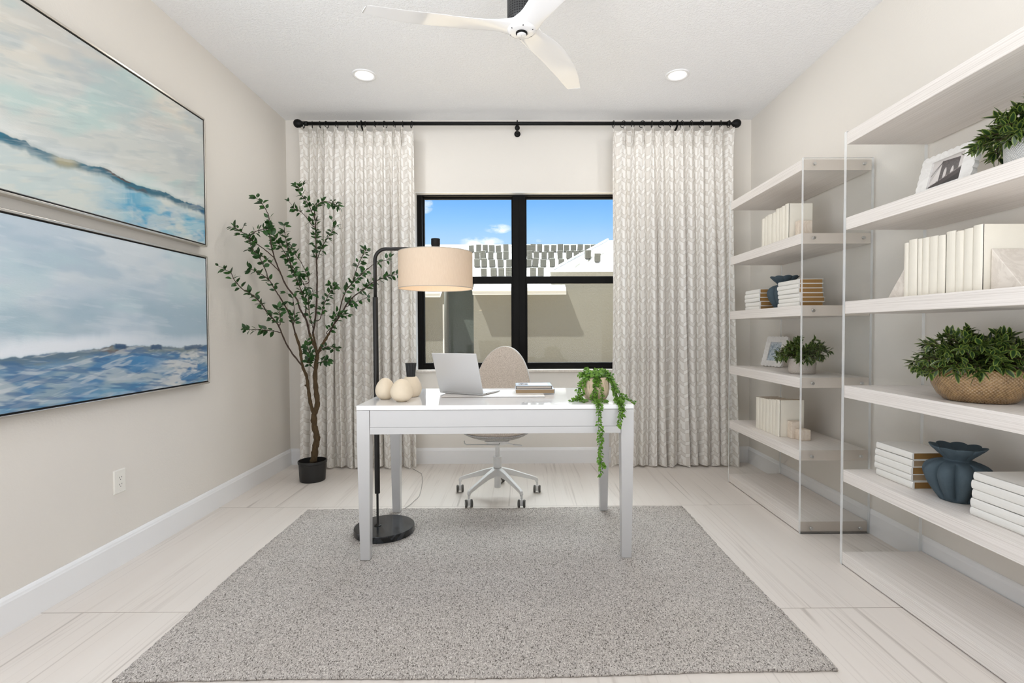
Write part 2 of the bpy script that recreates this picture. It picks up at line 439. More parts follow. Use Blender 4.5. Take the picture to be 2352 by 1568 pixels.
    def build(self, name, mat, parent=None, smooth=False, bevel=0.0, loc=None, sub=0, autosmooth=None):
        me = bpy.data.meshes.new(name)
        me.from_pydata(self.v, [], self.f)
        mats = mat if isinstance(mat, (list, tuple)) else [mat]
        for mm in mats:
            me.materials.append(mm)
        if len(mats) > 1:
            me.polygons.foreach_set('material_index', self.mi)
        if self.has_a:
            at = me.attributes.new('leaf', 'FLOAT_VECTOR', 'POINT')
            at.data.foreach_set('vector', [c for q in self.a for c in q])
        if any(u != (0, 0) for u in self.uv):
            ul = me.uv_layers.new(name='UVMap')
            li = np.empty(len(me.loops), dtype=np.int32)
            me.loops.foreach_get('vertex_index', li)
            ul.data.foreach_set('uv', np.array(self.uv, dtype=np.float32)[li].ravel())
        if smooth:
            me.polygons.foreach_set('use_smooth', [True] * len(me.polygons))
        me.validate()
        me.update()
        o = bpy.data.objects.new(name, me)
        C.objects.link(o)
        if parent is not None:
            o.parent = parent
        if loc is not None:
            o.location = loc
        if bevel:
            b = o.modifiers.new('Bevel', 'BEVEL')
            b.width = bevel
            b.segments = 2
            b.limit_method = 'ANGLE'
            b.angle_limit = math.radians(40)
            b.harden_normals = False
        if sub:
            s = o.modifiers.new('Subdivision', 'SUBSURF')
            s.levels = s.render_levels = sub
        if autosmooth is not None:
            me.polygons.foreach_set('use_smooth', [True] * len(me.polygons))
            bpy.context.view_layer.objects.active = o
            es = o.modifiers.new('EdgeSplit', 'EDGE_SPLIT')
            es.split_angle = math.radians(autosmooth)
        return o

def thing(name, label, cat, loc=(0, 0, 0), rotz=0.0, group=None):
    o = bpy.data.objects.new(name, None)
    o.empty_display_size = 0.05
    C.objects.link(o)
    o.location = loc
    o.rotation_euler = (0, 0, rotz)
    o['label'] = label
    o['category'] = cat
    if group:
        o['group'] = group
    return o
def tag(o, label, cat, group=None):
    o['label'] = label
    o['category'] = cat
    if group:
        o['group'] = group
    return o
def struct(o):
    o['kind'] = 'structure'
    return o
def dup(root, loc, rotz, label, group=None):
    r = root.copy(); C.objects.link(r)
    r.location = loc
    r.rotation_euler = (0, 0, rotz)
    r['label'] = label
    if group:
        r['group'] = group
    for ch in list(root.children):
        c = ch.copy(); C.objects.link(c); c.parent = r
        for g in ch.children:
            d = g.copy(); C.objects.link(d); d.parent = c
    return r
ORD = ['first', 'second', 'third', 'fourth', 'fifth', 'sixth', 'seventh', 'eighth', 'ninth', 'tenth', 'eleventh', 'twelfth', 'thirteenth']
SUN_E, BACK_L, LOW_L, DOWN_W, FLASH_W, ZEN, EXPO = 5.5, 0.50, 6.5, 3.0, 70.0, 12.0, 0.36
# ------------------------------------------------------------------ room shell (metres; x right, y into the room, z up)
XL, XR, YB, H = -1.96, 1.96, 4.257, 2.903
YF = -0.55
struct(MB().box(XL - 0.12, XR + 0.12, -1.3, YB + 0.02, -0.1, 0.0).build('floor', M['floor']))
YS = 1.45   # left wall cut short here, out of view, as an added opening for side light
struct(MB().box(XL - 0.12, XR + 0.12, -1.3, YB + 0.26, H, H + 0.12).box(-4.2, XL - 0.12, -1.3, YS, H, H + 0.12).build('ceiling', M['ceiling']))  # slab extended unseen past the walls to block the sun
struct(MB().box(XL - 0.12, XL, YS, YB + 0.26, 0, H).build('wall_left', M['wall']))
struct(MB().box(XR, XR + 0.12, YF, YB + 0.26, 0, H).build('wall_right', M['wall']))
WX0, WX1, WZ0, WZ1 = -0.884, 0.880, 0.788, 2.303
wb = MB()
wb.box(XL, WX0, YB, YB + 0.26, 0, H).box(WX1, XR, YB, YB + 0.26, 0, H)
wb.box(WX0, WX1, YB, YB + 0.26, WZ1, H).box(WX0, WX1, YB, YB + 0.26, -0.3, WZ0)
struct(wb.build('wall_back', M['wall']))
rv = MB()   # white drywall returns of the opening
t = 0.006
rv.box(WX0, WX0 + t, YB + 0.001, YB + 0.125, WZ0 + 0.012, WZ1 - t).box(WX1 - t, WX1, YB + 0.001, YB + 0.125, WZ0 + 0.012, WZ1 - t).box(WX0, WX1, YB + 0.001, YB + 0.125, WZ1 - t, WZ1)
struct(rv.build('trim_1', M['trim']))
struct(MB().box(WX0 - 0.02, WX1 + 0.02, YB - 0.022, YB + 0.125, WZ0 - 0.008, WZ0 + 0.012).build('windowsill', M['marble'], bevel=0.003))

def baseboard(name, pts):
    # profile: depth from the wall (first), height (second)
    prof = [(0, 0), (0.016, 0), (0.016, 0.112), (0.0135, 0.118), (0.012, 0.124), (0.008, 0.131), (0.004, 0.135), (0, 0.135)]
    m = MB()
    a, b, nrm = Vector(pts[0]), Vector(pts[1]), Vector(pts[2])
    vs = [a + nrm * d + Vector((0, 0, z)) for d, z in prof] + [b + nrm * d + Vector((0, 0, z)) for d, z in prof]
    n = len(prof)
    fs = [tuple(range(n - 1, -1, -1)), tuple(range(n, 2 * n))] + [(i, (i + 1) % n, (i + 1) % n + n, i + n) for i in range(n)]
    struct(m.add(vs, fs).build(name, M['trim']))
baseboard('baseboard_left', ((XL, YS, 0), (XL, YB, 0), (1, 0, 0)))
baseboard('baseboard_right', ((XR, YF, 0), (XR, YB, 0), (-1, 0, 0)))
baseboard('baseboard_back', ((XL, YB, 0), (XR, YB, 0), (0, -1, 0)))

# windows: two single-hung units joined by a wide mullion
FY = YB + 0.066
def window(name, x0, x1, mul):
    w = thing(name, '', 'window', ((x0 + x1) / 2, FY, WZ0))
    del w['label']; del w['category']
    w['kind'] = 'structure'
    ox, oz = (x0 + x1) / 2, WZ0
    def bx(m, a, b, c, d, e, f):
        m.box(a - ox, b - ox, c, d, e - oz, f - oz)
    gx0, gx1 = (x0 + 0.053, x1 - 0.066) if mul > 0 else (x0 + 0.066, x1 - 0.053)
    fr = MB()
    bx(fr, x0, gx0 - 0.012, 0, 0.09, WZ0 + 0.012, WZ1 - 0.007); bx(fr, gx1 + 0.012, x1, 0, 0.09, WZ0 + 0.012, WZ1 - 0.007)
    bx(fr, gx0 - 0.012, gx1 + 0.012, 0, 0.09, WZ1 - 0.016, WZ1 - 0.007); bx(fr, gx0 - 0.012, gx1 + 0.012, 0, 0.09, WZ0 + 0.012, WZ0 + 0.045)
    fr.build('window_frame', M['black_frame'], w, bevel=0.002)
    us = MB()   # upper sash, set back
    bx(us, gx0 - 0.012, gx0, 0.05, 0.085, 1.54, WZ1 - 0.016); bx(us, gx1, gx1 + 0.012, 0.05, 0.085, 1.54, WZ1 - 0.016)
    bx(us, gx0, gx1, 0.05, 0.085, 2.274, WZ1 - 0.016); bx(us, gx0, gx1, 0.05, 0.085, 1.548, 1.604)
    u = us.build('upper_sash', M['black_frame'], w, bevel=0.0015)
    p = MB(); bx(p, gx0, gx1, 0.066, 0.070, 1.604, 2.274); p.build('pane', M['glass'], u)
    ls = MB()
    bx(ls, gx0 - 0.012, gx0 + 0.004, 0.01, 0.045, WZ0 + 0.045, 1.600); bx(ls, gx1 - 0.004, gx1 + 0.012, 0.01, 0.045, WZ0 + 0.045, 1.600)
    bx(ls, gx0 + 0.004, gx1 - 0.004, 0.01, 0.045, 1.538, 1.598); bx(ls, gx0 + 0.004, gx1 - 0.004, 0.01, 0.045, WZ0 + 0.045, WZ0 + 0.066)
    l = ls.build('lower_sash', M['black_frame'], w, bevel=0.0015)
    p = MB(); bx(p, gx0 + 0.004, gx1 - 0.004, 0.026, 0.030, WZ0 + 0.066, 1.538); p.build('pane', M['glass'], l)
    s = MB(); bx(s, gx0 - 0.01, gx1 + 0.01, 0.092, 0.0925, WZ0 + 0.045, 1.56); s.build('insect_screen', M['screen'], w)
    if mul > 0:
        lk = MB(); bx(lk, x1 - 0.052, x1 - 0.042, -0.006, 0.004, 1.52, 1.555); lk.build('sash_latch', M['black_frame'], w)
    return w
window('window_1', WX0 + 0.006, -0.003, 1)
window('window_2', -0.003, WX1 - 0.006, -1)

# wall outlet on the left wall
ot = thing('power_outlet', 'white double power outlet on left wall below the paintings', 'outlet', (XL, 2.438, 0.408))
pl = MB()
pl.frustum((-0.0585, 0.0585, -0.0365, 0.0365), (-0.054, 0.054, -0.033, 0.033), 0, 0.007)
Rm = Matrix(((0, 0, 1), (0, 1, 0), (-1, 0, 0)))   # local z -> world x, local x -> -z
pl.v = [tuple(Rm @ Vector(p)) for p in pl.v]
pl.build('wall_plate', M['plastic'], ot, bevel=0.001)
rc = MB().box(0.0068, 0.0082, -0.0165, 0.0165, -0.034, 0.034)
rco = rc.build('receptacle', M['plastic'], ot, bevel=0.0008)
sl = MB()
for zc in (0.018, -0.016):
    sl.box(0.0078, 0.0085, -0.0085, -0.006, zc - 0.002, zc + 0.0055).box(0.0078, 0.0085, 0.006, 0.0085, zc - 0.001, zc + 0.0055)
    b = MB().lathe([(0.0022, 0), (0.0022, 0.0007)], 12)
    sl.add([(0.0078 + z, x, zc - 0.0085 + y) for x, y, z in b.v], b.f)
sl.build('socket_slots', M['gap'], rco)
for zc in (0.045, -0.045):
    sc_ = MB()
    b = MB().lathe([(0.0028, 0), (0.0024, 0.0008)], 12)
    sc_.add([(0.0068 + z, x, zc + y) for x, y, z in b.v], b.f)
    sc_.build('screw', M['plastic'], ot)

# recessed ceiling lights
def downlight(label, x, y, off):
    d = thing('recessed_ceiling_light', label, 'ceiling light', (x, y, H), 0, 'recessed ceiling lights')
    r = MB().lathe([(0.060, -0.001), (0.060, -0.004), (0.079, -0.0075), (0.083, -0.004), (0.083, 0.0)], 40, cap0=False, cap1=False)
    r.build('trim_ring', M['trim'], d, smooth=True)
    l = MB().lathe([(0.0602, -0.003), (0.05, -0.0065), (0.03, -0.009), (0.001, -0.010)], 40, cap0=False, cap1=True)
    l.build('light_lens', M['lens'], d, smooth=True)
    li = bpy.data.lights.new('downlight_beam', 'AREA')
    li.shape = 'DISK'
    li.size = 0.11
    li.energy = DOWN_W
    li.color = (0.99, 0.985, 0.98)
    lo = bpy.data.objects.new('downlight_beam', li)
    C.objects.link(lo)
    lo.location = (x, y, H - 0.0115)
M['lens'] = m_emit('led_lens', (1.0, 0.96, 0.88), 3.0)
downlight('recessed round ceiling light on the side of the tall indoor tree', -1.067, 3.508, 1)
downlight('recessed round ceiling light on the side of the bookcases', 1.101, 3.512, -1)

# ------------------------------------------------------------------ outside: the neighbouring house, 20 m off
struct(MB().box(-60, 60, YB + 0.27, 90, -0.5, -0.3).build('ground', M['sand']))
nb = thing('neighbour_house', 'unfinished grey stucco house with white underlay roof beyond the window', 'house', (0, 21, -0.3))
def nbx(m, a, b, c, d, e, f):
    m.box(a, b, c - 21, d - 21, e + 0.3, f + 0.3)
m = MB()
nbx(m, -1.93, 9, 21.0, 26, -0.3, 2.9); nbx(m, 1.32, 9, 21.02, 26, 2.9, 3.55); nbx(m, -9, -3.13, 20.8, 26, -0.3, 2.85)
m.build('front_wall', M['stucco'], nb)
m = MB(); nbx(m, -3.13, -1.93, 22.1, 26, -0.3, 3.3)
m.build('recessed_wall', M['stucco_shaded'], nb)
m = MB(); nbx(m, -3.19, -3.13, 20.76, 20.82, -0.3, 2.2)
m.build('wall_conduit', M['fascia'], nb)
m = MB(); nbx(m, -2.15, -2.07, 22.05, 22.1, 0.58, 0.63)
m.build('wall_bracket', M['tile'], nb)
# main roof slab
m = MB()
y0, y1 = 20.42, 26.1
zz = lambda y: 2.78 + 0.5 * (y - 20.55)
m.prism([(y0 - 21, zz(y0) + 0.3), (y1 - 21, zz(y1) + 0.3), (31.8 - 21, zz(y0) + 0.3), (31.8 - 21, zz(y0) + 0.15), (y1 - 21, zz(y1) + 0.12), (y0 - 21, zz(y0) + 0.15)], 0, -1.92, 1.9)
m.prism([(21.6 - 21, zz(21.6) + 0.3), (y1 - 21, zz(y1) + 0.3), (31.8 - 21, zz(y0) + 0.3), (31.8 - 21, zz(y0) + 0.15), (y1 - 21, zz(y1) + 0.12), (21.6 - 21, zz(21.6) + 0.15)], 0, 1.9, 9)
m.prism([(21.6 - 21, zz(21.6) + 0.3), (y1 - 21, zz(y1) + 0.3), (y1 - 21, zz(y1) + 0.12), (21.6 - 21, zz(21.6) + 0.15)], 0, -3.2, -1.92)
m.prism([(20.2 - 21, zz(20.2) + 0.3), (y1 - 21, zz(y1) + 0.3), (y1 - 21, zz(y1) + 0.12), (20.2 - 21, zz(20.2) + 0.15)], 0, -9, -3.2)
m.build('roof', M['underlay'], nb)
m = MB()
nbx(m, -1.93, 1.89, 20.38, 20.43, 2.71, 2.86); nbx(m, -1.93, 1.89, 20.43, 21.0, 2.70, 2.74); nbx(m, -9, -3.19, 20.17, 20.22, 2.60, 2.74)
nbx(m, 1.31, 9, 21.4, 21.46, 3.45, 3.60); nbx(m, 1.31, 9, 21.46, 21.98, 3.46, 3.52); nbx(m, -3.2, -1.92, 21.56, 21.61, 3.2, 3.34)
m.build('fascia_board', M['fascia'], nb)
# right-hand hip roof
hz = lambda y: 3.60 + 0.62 * (y - 21.4)
m = MB()
A = [(1.31, 21.4), (9, 21.4), (9, 24.4), (4.3, 24.4)]
top = [(x, y - 21, hz(y) + 0.3) for x, y in A]
bot = [(x, y - 21, hz(y) - 0.35) for x, y in A]
bot[0] = (1.31, 0.4, 3.5); bot[1] = (9, 0.4, 3.5)
m.add(top + bot, [(0, 1, 2, 3), (7, 6, 5, 4), (0, 4, 5, 1), (1, 5, 6, 2), (2, 6, 7, 3), (3, 7, 4, 0)])
m.build('hip_roof', M['underlay'], nb)
m = MB()
m.tube([(1.45, 0.55, hz(21.55) + 0.34), (4.3, 3.4, hz(24.4) + 0.34)], 0.055, 6)
m.build('valley_flashing', M['flash'], nb)
for (a, b) in (((2.35, 21.75), (2.6, 22.1)), ((3.0, 22.3), (3.25, 22.75)), ((3.5, 22.75), (3.85, 23.1))):
    za, zb_ = hz(a[1]) + 0.31, hz(b[1]) + 0.31
    m = MB().add([(a[0], a[1] - 21, za), (a[0] + 0.1, a[1] - 21, za), (b[0] + 0.1, b[1] - 21, zb_), (b[0], b[1] - 21, zb_)], [(0, 1, 2, 3)])
    m.build('batten_mark', M['tile'], nb)

# packs of roof tiles set out on the neighbour's roof
def tile_pack():
    m = MB()
    rr = random.Random(3)
    for ix in (0, 1):
        for iz in (0, 1, 2):
            m.box(-0.128 + ix * 0.131, -0.003 + ix * 0.131, -0.14, 0.14, iz * 0.12 + 0.004, iz * 0.12 + 0.116)
    m.box(-0.12, 0.12, -0.13, 0.13, 0.0, 0.36)
    return m
tp = None
def put_pack(x, y, z, label, rz=0.0, tilt=0.0, sc=1.0):
    global tp
    if tp is None:
        tp = tile_pack().build('roof_tile_pack', M['tile'])
        o = tp
    else:
        o = tp.copy(); C.objects.link(o)
    o.location = (x, y, z)
    o.rotation_euler = (0.18, tilt, rz)
    o.scale = (1, 1, sc)
    tag(o, label, 'roof tiles', 'packs of roof tiles on the neighbouring roof')
rows = [('lowest', 21.92, [-1.55, -1.12, -0.79, -0.47], [0.59, 0.93]),
        ('second lowest', 23.03, [-1.94, -1.61, -1.24, -0.86, -0.49], [0.42, 0.72, 1.09, 1.51, 1.91, 2.32]),
        ('second highest', 24.02, [-2.02, -1.73, -1.37, -0.96, -0.64], [0.49, 0.81, 1.18, 1.51, 1.94, 2.37, 2.72, 3.06]),
        ('highest', 24.98, [-2.38, -2.03, -1.69, -1.37, -1.04, -0.66], [0.46, 0.68, 1.0, 1.35, 1.7, 2.03, 2.33, 2.68, 3.01, 3.36, 3.67, 4.04, 4.34])]
rr = random.Random(11)
for rn, y, lf, rt in rows:
    zb = zz(y) + 0.02
    for i, x in enumerate(reversed(lf)):
        put_pack(x, y, zb, 'grey roof tile pack, %s left of the mullion in the %s row' % (ORD[i], rn), rr.uniform(-0.12, 0.12), rr.uniform(-0.04, 0.04), rr.uniform(0.86, 1.05))
    for i, x in enumerate(rt):
        put_pack(x, y, zb, 'grey roof tile pack, %s right of the mullion in the %s row' % (ORD[i], rn), rr.uniform(-0.12, 0.12), rr.uniform(-0.04, 0.04), rr.uniform(0.86, 1.05))
put_pack(3.06, 22.55, hz(22.55) + 0.02, 'grey roof tile pack on the white hip roof, nearer its sloping edge', 0.05)
put_pack(3.45, 22.25, hz(22.25) + 0.02, 'grey roof tile pack on the white hip roof beside the curtain edge', -0.05)
# ------------------------------------------------------------------ curtain rod and curtains
RY, RZ = 4.13, 2.825
rod = thing('curtain_rod', 'long black curtain rod with ball finials above the window', 'curtain rod', (0, RY, RZ))
m = MB().tube([(-1.735, 0, 0), (1.715, 0, -0.005)], 0.0145, 16)
m.build('pole', M['black_metal'], rod, smooth=True)
for s, x in ((-1, -1.735), (1, 1.715)):
    f = MB()
    prof = [(0.018, -0.012), (0.0185, 0.012), (0.011, 0.016), (0.0105, 0.026), (0.020, 0.034), (0.031, 0.050), (0.0345, 0.066), (0.031, 0.083), (0.020, 0.096), (0.004, 0.1015)]
    b = MB().lathe(prof, 24)
    f.add([(x + s * z, xx, yy - (0.005 if s > 0 else 0)) for xx, yy, z in b.v], b.f)
    f.build('finial', M['black_metal'], rod, smooth=True)
for x in (-1.285, -0.014, 1.295):
    b = MB()
    b.torus((x, 0, 0), 0.019, 0.005, (0, 1, 0), (0, 0, 1), 20, 8)
    b.tube([(x, 0.0, -0.019), (x, 0.03, -0.035), (x, 0.10, -0.040), (x, YB - RY, -0.040)], 0.008, 10)
    bb = MB().lathe([(0.026, 0), (0.026, 0.006), (0.012, 0.012)], 20)
    b.add([(x + u, YB - RY - w - 0.0005, -0.040 + v) for u, v, w in bb.v], [q[::-1] for q in bb.f])
    if x == -0.014:
        b.sphere((x, -0.004, -0.040), 0.0215, 18, 10)
        b.tube([(x, 0, -0.014), (x, -0.002, -0.026)], 0.009, 10)
    b.build('bracket', M['black_metal'], rod, smooth=True)

def curtain(label, pleats, x0b, x1b, seed, rings, openside):
    rn = random.Random(seed)
    cx = (pleats[0] + pleats[-1]) / 2
    root = thing('curtain', label, 'curtain', (cx, RY, 0))
    n = len(pleats) - 1
    per = 26
    NU, NV = n * per, 84
    ztop = 2.775
    zs = [ztop - (ztop - 0.012) * ((j / NV) ** 1.25) for j in range(NV + 1)]
    ph = [rn.uniform(-0.18, 0.18) for _ in range(n + 2)]
    am = [rn.uniform(0.75, 1.3) for _ in range(n + 2)]
    wob = [rn.uniform(-1, 1) for _ in range(n + 2)]
    pts = []
    for j, z in enumerate(zs):
        t = (ztop - z) / ztop            # 0 top .. 1 bottom
        hb = max(0.0, 1 - t / 0.085)     # header blend
        hb = hb * hb * (3 - 2 * hb)
        row = []
        for i in range(NU + 1):
            u = i / per
            k = min(int(u), n - 1)
            fr = u - k
            xt = pleats[k] * (1 - fr) + pleats[k + 1] * fr
            s = u / n
            xb = x0b * (1 - s) + x1b * s
            tb = t ** 1.4
            loc = lambda arr: arr[k] * (1 - fr) + arr[k + 1] * fr
            x = xt * (1 - tb) + (xt * 0.55 + xb * 0.45) * tb if False else xt * (1 - tb) + (0.6 * (xt - pleats[0]) / (pleats[-1] - pleats[0]) + 0.4 * s) * (x1b - x0b) * tb + x0b * tb
            c = math.cos(2 * PI * (u + ph[k] * (1 - fr) * t + ph[k + 1] * fr * t))
            A = (0.019 + 0.013 * min(1, t * 2.2)) * loc(am)
            body = -A * (c + 0.22 * math.cos(4 * PI * u + 2 * loc(wob) + 2.0 * t))
            dd = min(fr, 1 - fr)
            head = -0.034 * math.exp(-(dd / 0.085) ** 2) + 0.010 * math.cos(2 * PI * u) * -1
            yo = head * hb + body * (1 - hb)
            # cloth leans sideways in the folds so the ridges overlap a little
            xo = (0.010 * math.sin(2 * PI * u + loc(wob)) * (1 - hb)) * min(1, t * 3)
            xo += 0.010 * math.sin(5.0 * t + 3 * loc(wob)) * t
            zo = -0.014 * (1 - math.exp(-(dd / 0.16) ** 2)) * max(0.0, 1 - t / 0.03)
            if j == NV:
                zo += 0.008 * math.sin(2 * PI * u * 0.5 + loc(wob))
            row.append((x + xo - cx, yo - 0.004 - 0.01 * t, z + zo))
        pts.append(row)
    ref = pts[int(NV * 0.45)]
    arc = [0.0]
    for i in range(NU):
        a, b = ref[i], ref[i + 1]
        arc.append(arc[-1] + math.hypot(a[0] - b[0], a[1] - b[1]))
    m = MB()
    vs, uv, fs = [], [], []
    for j in range(NV + 1):
        for i in range(NU + 1):
            vs.append(pts[j][i])
            uv.append((arc[i] + 0.5, zs[j] + 1.0))
    W = NU + 1
    for j in range(NV):
        for i in range(NU):
            fs.append((j * W + i, (j + 1) * W + i, (j + 1) * W + i + 1, j * W + i + 1))
    m.add(vs, fs, uv=uv)
    m.build('drape', M['curtain'], root, smooth=True)
    # stitched pleat tips: pinched vertical tucks at the heading
    tk = MB()
    for i in range(1, n):
        px = pleats[i] - cx
        for e in (-0.0045, 0.0045):
            q = [(px + e * 1.4, -0.050, ztop + 0.010), (px + e * 1.2, -0.051, ztop - 0.05), (px + e * 0.4, -0.050, ztop - 0.115), (px, -0.036, ztop - 0.17)]
            vv, ff, uu = [], [], []
            for a, (x, y, z) in enumerate(q):
                vv += [(x, y, z), (x * 1.0 + e * 0.6, -0.012, z)]
                uu += [(0.5 + a * 0.01, z), (0.53 + a * 0.01, z)]
            for a in range(3):
                ff.append((2 * a, 2 * a + 1, 2 * a + 3, 2 * a + 2))
            tk.add(vv, ff, uv=uu)
    tk.build('pleat_tucks', M['curtain'], root, smooth=True)
    for i, rx in enumerate(rings):
        g = MB()
        yaw = rn.uniform(-0.9, 0.9) if rn.random() < 0.6 else rn.uniform(-0.2, 0.2)
        g.torus((rx - cx, 0, RZ - 0.009), 0.0258, 0.0030, (math.sin(yaw), math.cos(yaw), 0), (0, 0, 1), 26, 6)
        g.tube([(rx - cx, 0, RZ - 0.034), (rx - cx, -0.012, ztop + 0.0)], 0.0014, 6)
        g.build('ring', M['black_metal'], root, smooth=True)
    return root
curtain('pale curtain with woven chevron pattern hanging behind the indoor tree', [-1.775, -1.69, -1.626, -1.573, -1.488, -1.4, -1.322, -1.25, -1.173, -1.092, -1.018, -0.95, -0.853],
        -1.80, -0.845, 4, [-1.756, -1.685, -1.622, -1.569, -1.487, -1.395, -1.321, -1.257, -1.175, -1.094, -1.019, -0.948, -0.877], 1)
curtain('pale curtain with woven chevron pattern hanging beside the bookcases', [0.760, 0.862, 0.929, 1.015, 1.092, 1.168, 1.247, 1.332, 1.407, 1.493, 1.578, 1.65, 1.745],
        0.755, 1.80, 9, [0.772, 0.851, 0.929, 1.007, 1.086, 1.164, 1.243, 1.332, 1.407, 1.493, 1.575, 1.65, 1.717], -1)

# ------------------------------------------------------------------ paintings
def fbm(x, y, seed, octv=4):
    out = np.zeros_like(x)
    amp, tot, fq = 1.0, 0.0, 1.0
    for o in range(octv):
        g = np.random.RandomState(seed + o).rand(64, 64)
        xx, yy = x * fq + 100.3 * o, y * fq + 57.1 * o
        xi, yi = np.floor(xx).astype(int), np.floor(yy).astype(int)
        xf, yf = xx - xi, yy - yi
        xf, yf = xf * xf * (3 - 2 * xf), yf * yf * (3 - 2 * yf)
        a, b = g[yi % 64, xi % 64], g[yi % 64, (xi + 1) % 64]
        c, d = g[(yi + 1) % 64, xi % 64], g[(yi + 1) % 64, (xi + 1) % 64]
        out += amp * ((a * (1 - xf) + b * xf) * (1 - yf) + (c * (1 - xf) + d * xf) * yf)
        tot += amp
        amp *= 0.5
        fq *= 2.0
    return out / tot
def L(img, m, col):
    m = np.clip(m, 0, 1)[..., None]
    return img * (1 - m) + np.array(srgb(*col)) * m
def sm(a, b, x):
    t = np.clip((x - a) / (b - a), 0, 1)
    return t * t * (3 - 2 * t)
def grid_canvas(name, w, h, nx, ny, paint, mat, parent, mtx):
    """A canvas w x h metres: local u to the right, v up; PAINT gives linear colours on the grid."""
    u, v = np.meshgrid(np.linspace(0, w, nx + 1), np.linspace(0, h, ny + 1))
    col = np.clip(paint(u, v), 0.0, 1.0)
    co = np.stack([u.ravel() - w / 2, np.zeros(u.size), v.ravel() - h / 2], 1)
    R3 = np.array(mtx.to_3x3())
    co = co @ R3.T + np.array(mtx.to_translation())
    idx = np.arange((nx + 1) * (ny + 1)).reshape(ny + 1, nx + 1)
    q = np.stack([idx[:-1, :-1], idx[:-1, 1:], idx[1:, 1:], idx[1:, :-1]], -1).reshape(-1, 4)
    me = bpy.data.meshes.new(name)
    me.vertices.add(len(co)); me.vertices.foreach_set('co', co.ravel())
    me.loops.add(q.size); me.loops.foreach_set('vertex_index', q.ravel().astype(np.int32))
    me.polygons.add(len(q)); me.polygons.foreach_set('loop_start', np.arange(0, q.size, 4, dtype=np.int32))
    at = me.attributes.new('paint', 'FLOAT_COLOR', 'POINT')
    at.data.foreach_set('color', np.concatenate([col.reshape(-1, 3), np.ones((len(co), 1))], 1).astype(np.float32).ravel())
    me.materials.append(mat)
    me.update(); me.validate()
    o = bpy.data.objects.new(name, me)
    C.objects.link(o)
    o.parent = parent
    return o
CY0, CY1 = 1.52, 3.095           # canvas span along the wall
CW = CY1 - CY0 - 0.036
def paint_top(u, v):
    Y = u + CY0 + 0.018
    Z = v + 1.652 + 0.018
    n1 = fbm(u * 1.6 + Z * 0.9, v * 4 - u * 1.3, 1); n2 = fbm(u * 3 + v * 2, v * 9 - u * 3.2, 20); n3 = fbm(u * 9, v * 40 - u * 12, 40, 3); n4 = fbm(u * 5, v * 5, 66)
    img = np.zeros(u.shape + (3,)) + np.array(srgb(202, 206, 202))
    img = L(img, sm(0.45, 0.75, n1), (214, 209, 198))
    img = L(img, sm(0.50, 0.72, n2) * 0.8, (178, 188, 190))
    img = L(img, sm(0.52, 0.70, fbm(u * 2.2, v * 6 - u * 2.2, 91)) * 0.65, (176, 205, 202))
    img = L(img, sm(0.55, 0.8, n3) * 0.3, (216, 214, 206))
    dg = (Z - 2.43) + 0.25 * (Y - 1.9)
    img = L(img, sm(0.2, 0.0, np.abs(dg)) * 0.35, (170, 178, 184))
    hx = [1.5, 1.875, 1.973, 2.044, 2.141, 2.258, 2.341, 2.468, 2.581, 2.738, 2.878, 3.084, 3.2]
    hy = [1.862, 1.873, 1.877, 1.869, 1.872, 1.878, 1.893, 1.872, 1.873, 1.894, 1.883, 1.888, 1.888]
    hz_ = np.interp(Y, hx, hy) + (fbm(Y * 26, Y * 0 + 3, 5, 3) - 0.5) * 0.02
    d = hz_ - Z                                    # >0 below the horizon
    img = L(img, sm(-0.09, -0.005, d) * sm(0.0, -0.02, d) * 0.6 * sm(0.3, 0.6, n2 + 0.15), (226, 230, 228))
    wat = sm(-0.004, 0.004, d)
    img = L(img, wat * 0.9, (196, 208, 207))
    img = L(img, wat * sm(0.4, 0.65, n3) * 0.6, (212, 214, 206))
    right = sm(2.20, 2.62, Y + 0.12 * (n4 - 0.5))
    img = L(img, wat * right * sm(0.36, 0.62, fbm(u * 4, v * 12, 7)) * 0.85, (118, 180, 204))
    img = L(img, wat * right * sm(0.42, 0.66, fbm(u * 6, v * 22 - u * 4, 12)) * sm(0.03, 0.12, d) * 0.9, (64, 156, 198))
    img = L(img, wat * sm(2.33, 2.38, Y) * sm(2.62, 2.5, Y) * sm(0.40, 0.62, fbm(u * 20, v * 5, 15)) * sm(0.26, 0.1, d) * 0.75, (82, 160, 196))
    img = L(img, wat * right * sm(0.55, 0.72, fbm(u * 7, v * 16, 33)) * 0.55, (214, 216, 208))
    thick = 0.030 + 0.034 * fbm(Y * 6, Y * 0 + 1, 9, 3)
    lineM = sm(-0.003, 0.003, d) * sm(thick, thick * 0.35, d)
    tone = fbm(Y * 7, d * 30, 17, 3)
    img = L(img, lineM * 0.95, (22, 92, 116))
    img = L(img, lineM * sm(0.5, 0.62, tone), (46, 110, 132))
    img = L(img, lineM * sm(2.30, 2.38, Y) * sm(2.72, 2.5, Y) * sm(0.42, 0.55, fbm(Y * 9, d * 40, 27, 3)), (86, 76, 74))
    img = L(img, lineM * sm(2.06, 2.12, Y) * sm(2.24, 2.16, Y) * 0.85, (178, 170, 138))
    img = L(img, lineM * sm(2.75, 2.85, Y) * sm(0.46, 0.56, tone) * 0.8, (26, 84, 130))
    img = L(img, sm(0.56, 0.72, fbm(u * 7, v * 60 - u * 14, 77, 4)) * 0.22, (230, 230, 224))
    img = L(img, sm(0.60, 0.75, fbm(u * 6, v * 50 - u * 12, 87, 4)) * 0.28, (160, 176, 180))
    img = img * 0.93
    img = L(img, sm(0.18, 0.30, d) * sm(2.6, 2.4, Y) * sm(0.4, 0.6, n2) * 0.6, (204, 202, 196))
    return img
